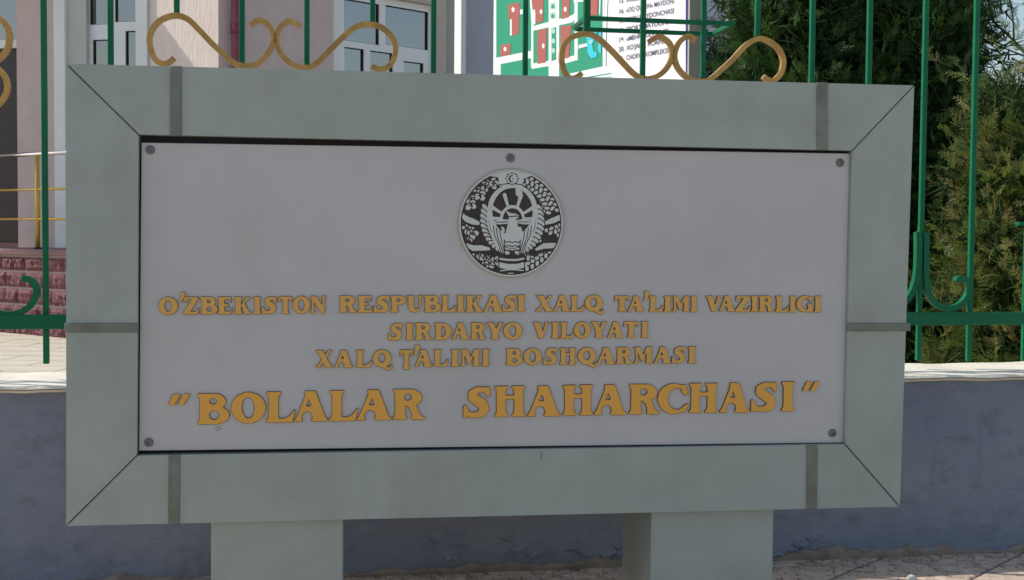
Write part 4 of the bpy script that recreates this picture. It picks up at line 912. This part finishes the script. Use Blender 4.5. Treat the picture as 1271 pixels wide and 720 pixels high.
def conifer(name, x, y, z0, h, rad, ncl, per, m, label, spl=(.055, .105), dens_z=(-.9, 1.6), up=.55, group=None, mfrac=None, cat='tree', prof=None):
    root = empty(name, (x, y, z0), label, cat, group)
    mb = MB(); pts = [Vector((x+.03*math.sin(i), y+.03*math.cos(i*1.3), z0+(h*.95)*i/8)) for i in range(9)]
    k = 8; vs = []; fs = []
    for i, p in enumerate(pts):
        r = .06*(1-i/9.5)
        vs += [(p.x+r*math.cos(6.283*j/k), p.y+r*math.sin(6.283*j/k), p.z) for j in range(k)]
    for i in range(8): fs += [(i*k+j, i*k+(j+1) % k, (i+1)*k+(j+1) % k, (i+1)*k+j) for j in range(k)]
    mb.add(vs, fs); mb.build('trunk', M['bark'], root, smooth=True)
    specs = []; lm = MB()
    for c_ in range(ncl):
        zf = rng.uniform(.03, .98); th = rng.uniform(0, 2*math.pi)
        R = rad*(prof(zf) if prof else (1-zf)**.45*(.75+.25*math.sin(zf*9)+.0))*(.85+.3*rng.random()); fr = rng.uniform(.45, 1.0)**.6
        cdir = np.array([math.cos(th), math.sin(th), up]); cdir /= np.linalg.norm(cdir)
        base = np.array([x+R*fr*math.cos(th), y+R*fr*math.sin(th), z0+h*zf]); size = rng.uniform(.07, .15)
        st_ = Vector((x, y, max(z0+.1, base[2]-R*.5)))
        if c_ % 3 == 0: lm.sweep([st_, (st_+Vector(base))/2+Vector((0, 0, .02)), Vector(base)], .010, .010, (0.3, .2, 1))
        if c_ % 2:   # long feathery tips that stand out of the crown
            for q_ in range(3): d = cdir+rng.normal(size=3)*.5+np.array([0, 0, .5]); specs.append((base*1.0+cdir*.05, d, rng.uniform(.95, 1.35)*spl[1]))
        for q_ in range(per):
            off = rng.normal(size=3)*size*np.array([.8, .8, 1.0]); d = cdir+rng.normal(size=3)*.42+np.array([0, 0, .15]); specs.append((base+off, d, rng.uniform(*spl)))
    lm.build('branches', M['bark'], root)
    tri_mesh('crown', foliage(specs), m, root)
    core = []
    for _ in range(int(ncl*5)):
        zf = rng.uniform(.02, .93); th = rng.uniform(0, 2*math.pi); R = rad*(prof(zf) if prof else (1-zf)**.45*(.75+.25*math.sin(zf*9)))*.42*rng.random()**.5
        core.append((np.array([x+R*math.cos(th), y+R*math.sin(th), z0+h*zf]), rng.normal(size=3)+np.array([math.cos(th), math.sin(th), .6]), rng.uniform(.22, .34)))
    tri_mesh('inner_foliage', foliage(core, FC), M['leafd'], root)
    return root
P0 = onY(1240, 300, 1.75)
GJ = 'junipers growing behind the fence'
conifer('juniper_tree', onY(985, 100, 2.7).x, 2.7, BZ, 3.1, .54, 270, 19, M['leaf'], 'dark green juniper directly right of the printed map board', group=GJ)
conifer('juniper_tree', onY(1130, 100, 2.6).x, 2.6, BZ, 2.2, .64, 300, 19, M['leaf'], 'dark juniper behind the right corner of the sign', group=GJ)
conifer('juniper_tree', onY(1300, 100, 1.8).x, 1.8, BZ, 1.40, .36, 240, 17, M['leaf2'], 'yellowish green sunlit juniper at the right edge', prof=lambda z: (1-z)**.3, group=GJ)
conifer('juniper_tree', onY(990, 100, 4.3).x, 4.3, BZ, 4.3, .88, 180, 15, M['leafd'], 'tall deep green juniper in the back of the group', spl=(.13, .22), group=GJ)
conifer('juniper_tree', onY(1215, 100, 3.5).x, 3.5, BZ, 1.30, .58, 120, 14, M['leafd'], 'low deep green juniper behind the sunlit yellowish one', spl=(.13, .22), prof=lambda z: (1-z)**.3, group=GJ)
# bare curling branches against the sky
def bare(x, y, z0, label):
    root = empty('bare_tree', (x, y, z0), label, 'tree'); mb = MB()
    def grow(p, d, L, r, dep):
        pts = [p.copy()]; n = 7; q = p.copy(); d = d.copy(); cur = Vector((random.uniform(-1, 1), random.uniform(-1, 1), random.uniform(-1, .6)))*.16
        for i in range(n): d = (d+cur+Vector([random.uniform(-.1, .1) for _ in range(3)])).normalized(); q = q+d*(L/n); pts.append(q.copy())
        b = len(mb.v)
        for i in range(len(pts)-1): mb.sweep([pts[i], pts[i+1]], r*(1-.09*i), r*(1-.09*i), Vector((.1, 1, .2)), round_=False)
        if dep:
            for k in range(4 if dep > 1 else 5): i = random.randint(2, n); grow(pts[i], (d+Vector([random.uniform(-.9, .9) for _ in range(3)])).normalized(), L*random.uniform(.45, .75), r*.55, dep-1)
    mb2 = MB(); mb2.sweep([Vector((x, y, z0)), Vector((x+.04, y, z0+1.1)), Vector((x+.0, y, z0+1.7))], .08, .08, (0, 1, 0), round_=True); mb2.build('trunk', M['bark'], root)
    for k in range(11): a = k*.6; grow(Vector((x, y, z0+random.uniform(1.2, 1.7))), Vector((math.cos(a), math.sin(a)*.5, random.uniform(.2, .9))).normalized(), random.uniform(.7, 1.2), .016, 2)
    mb.build('branches', M['twig'], root)
bare(onY(1330, 60, 4.2).x, 4.2, BZ, 'bare curling branches against the sky at the top right corner')
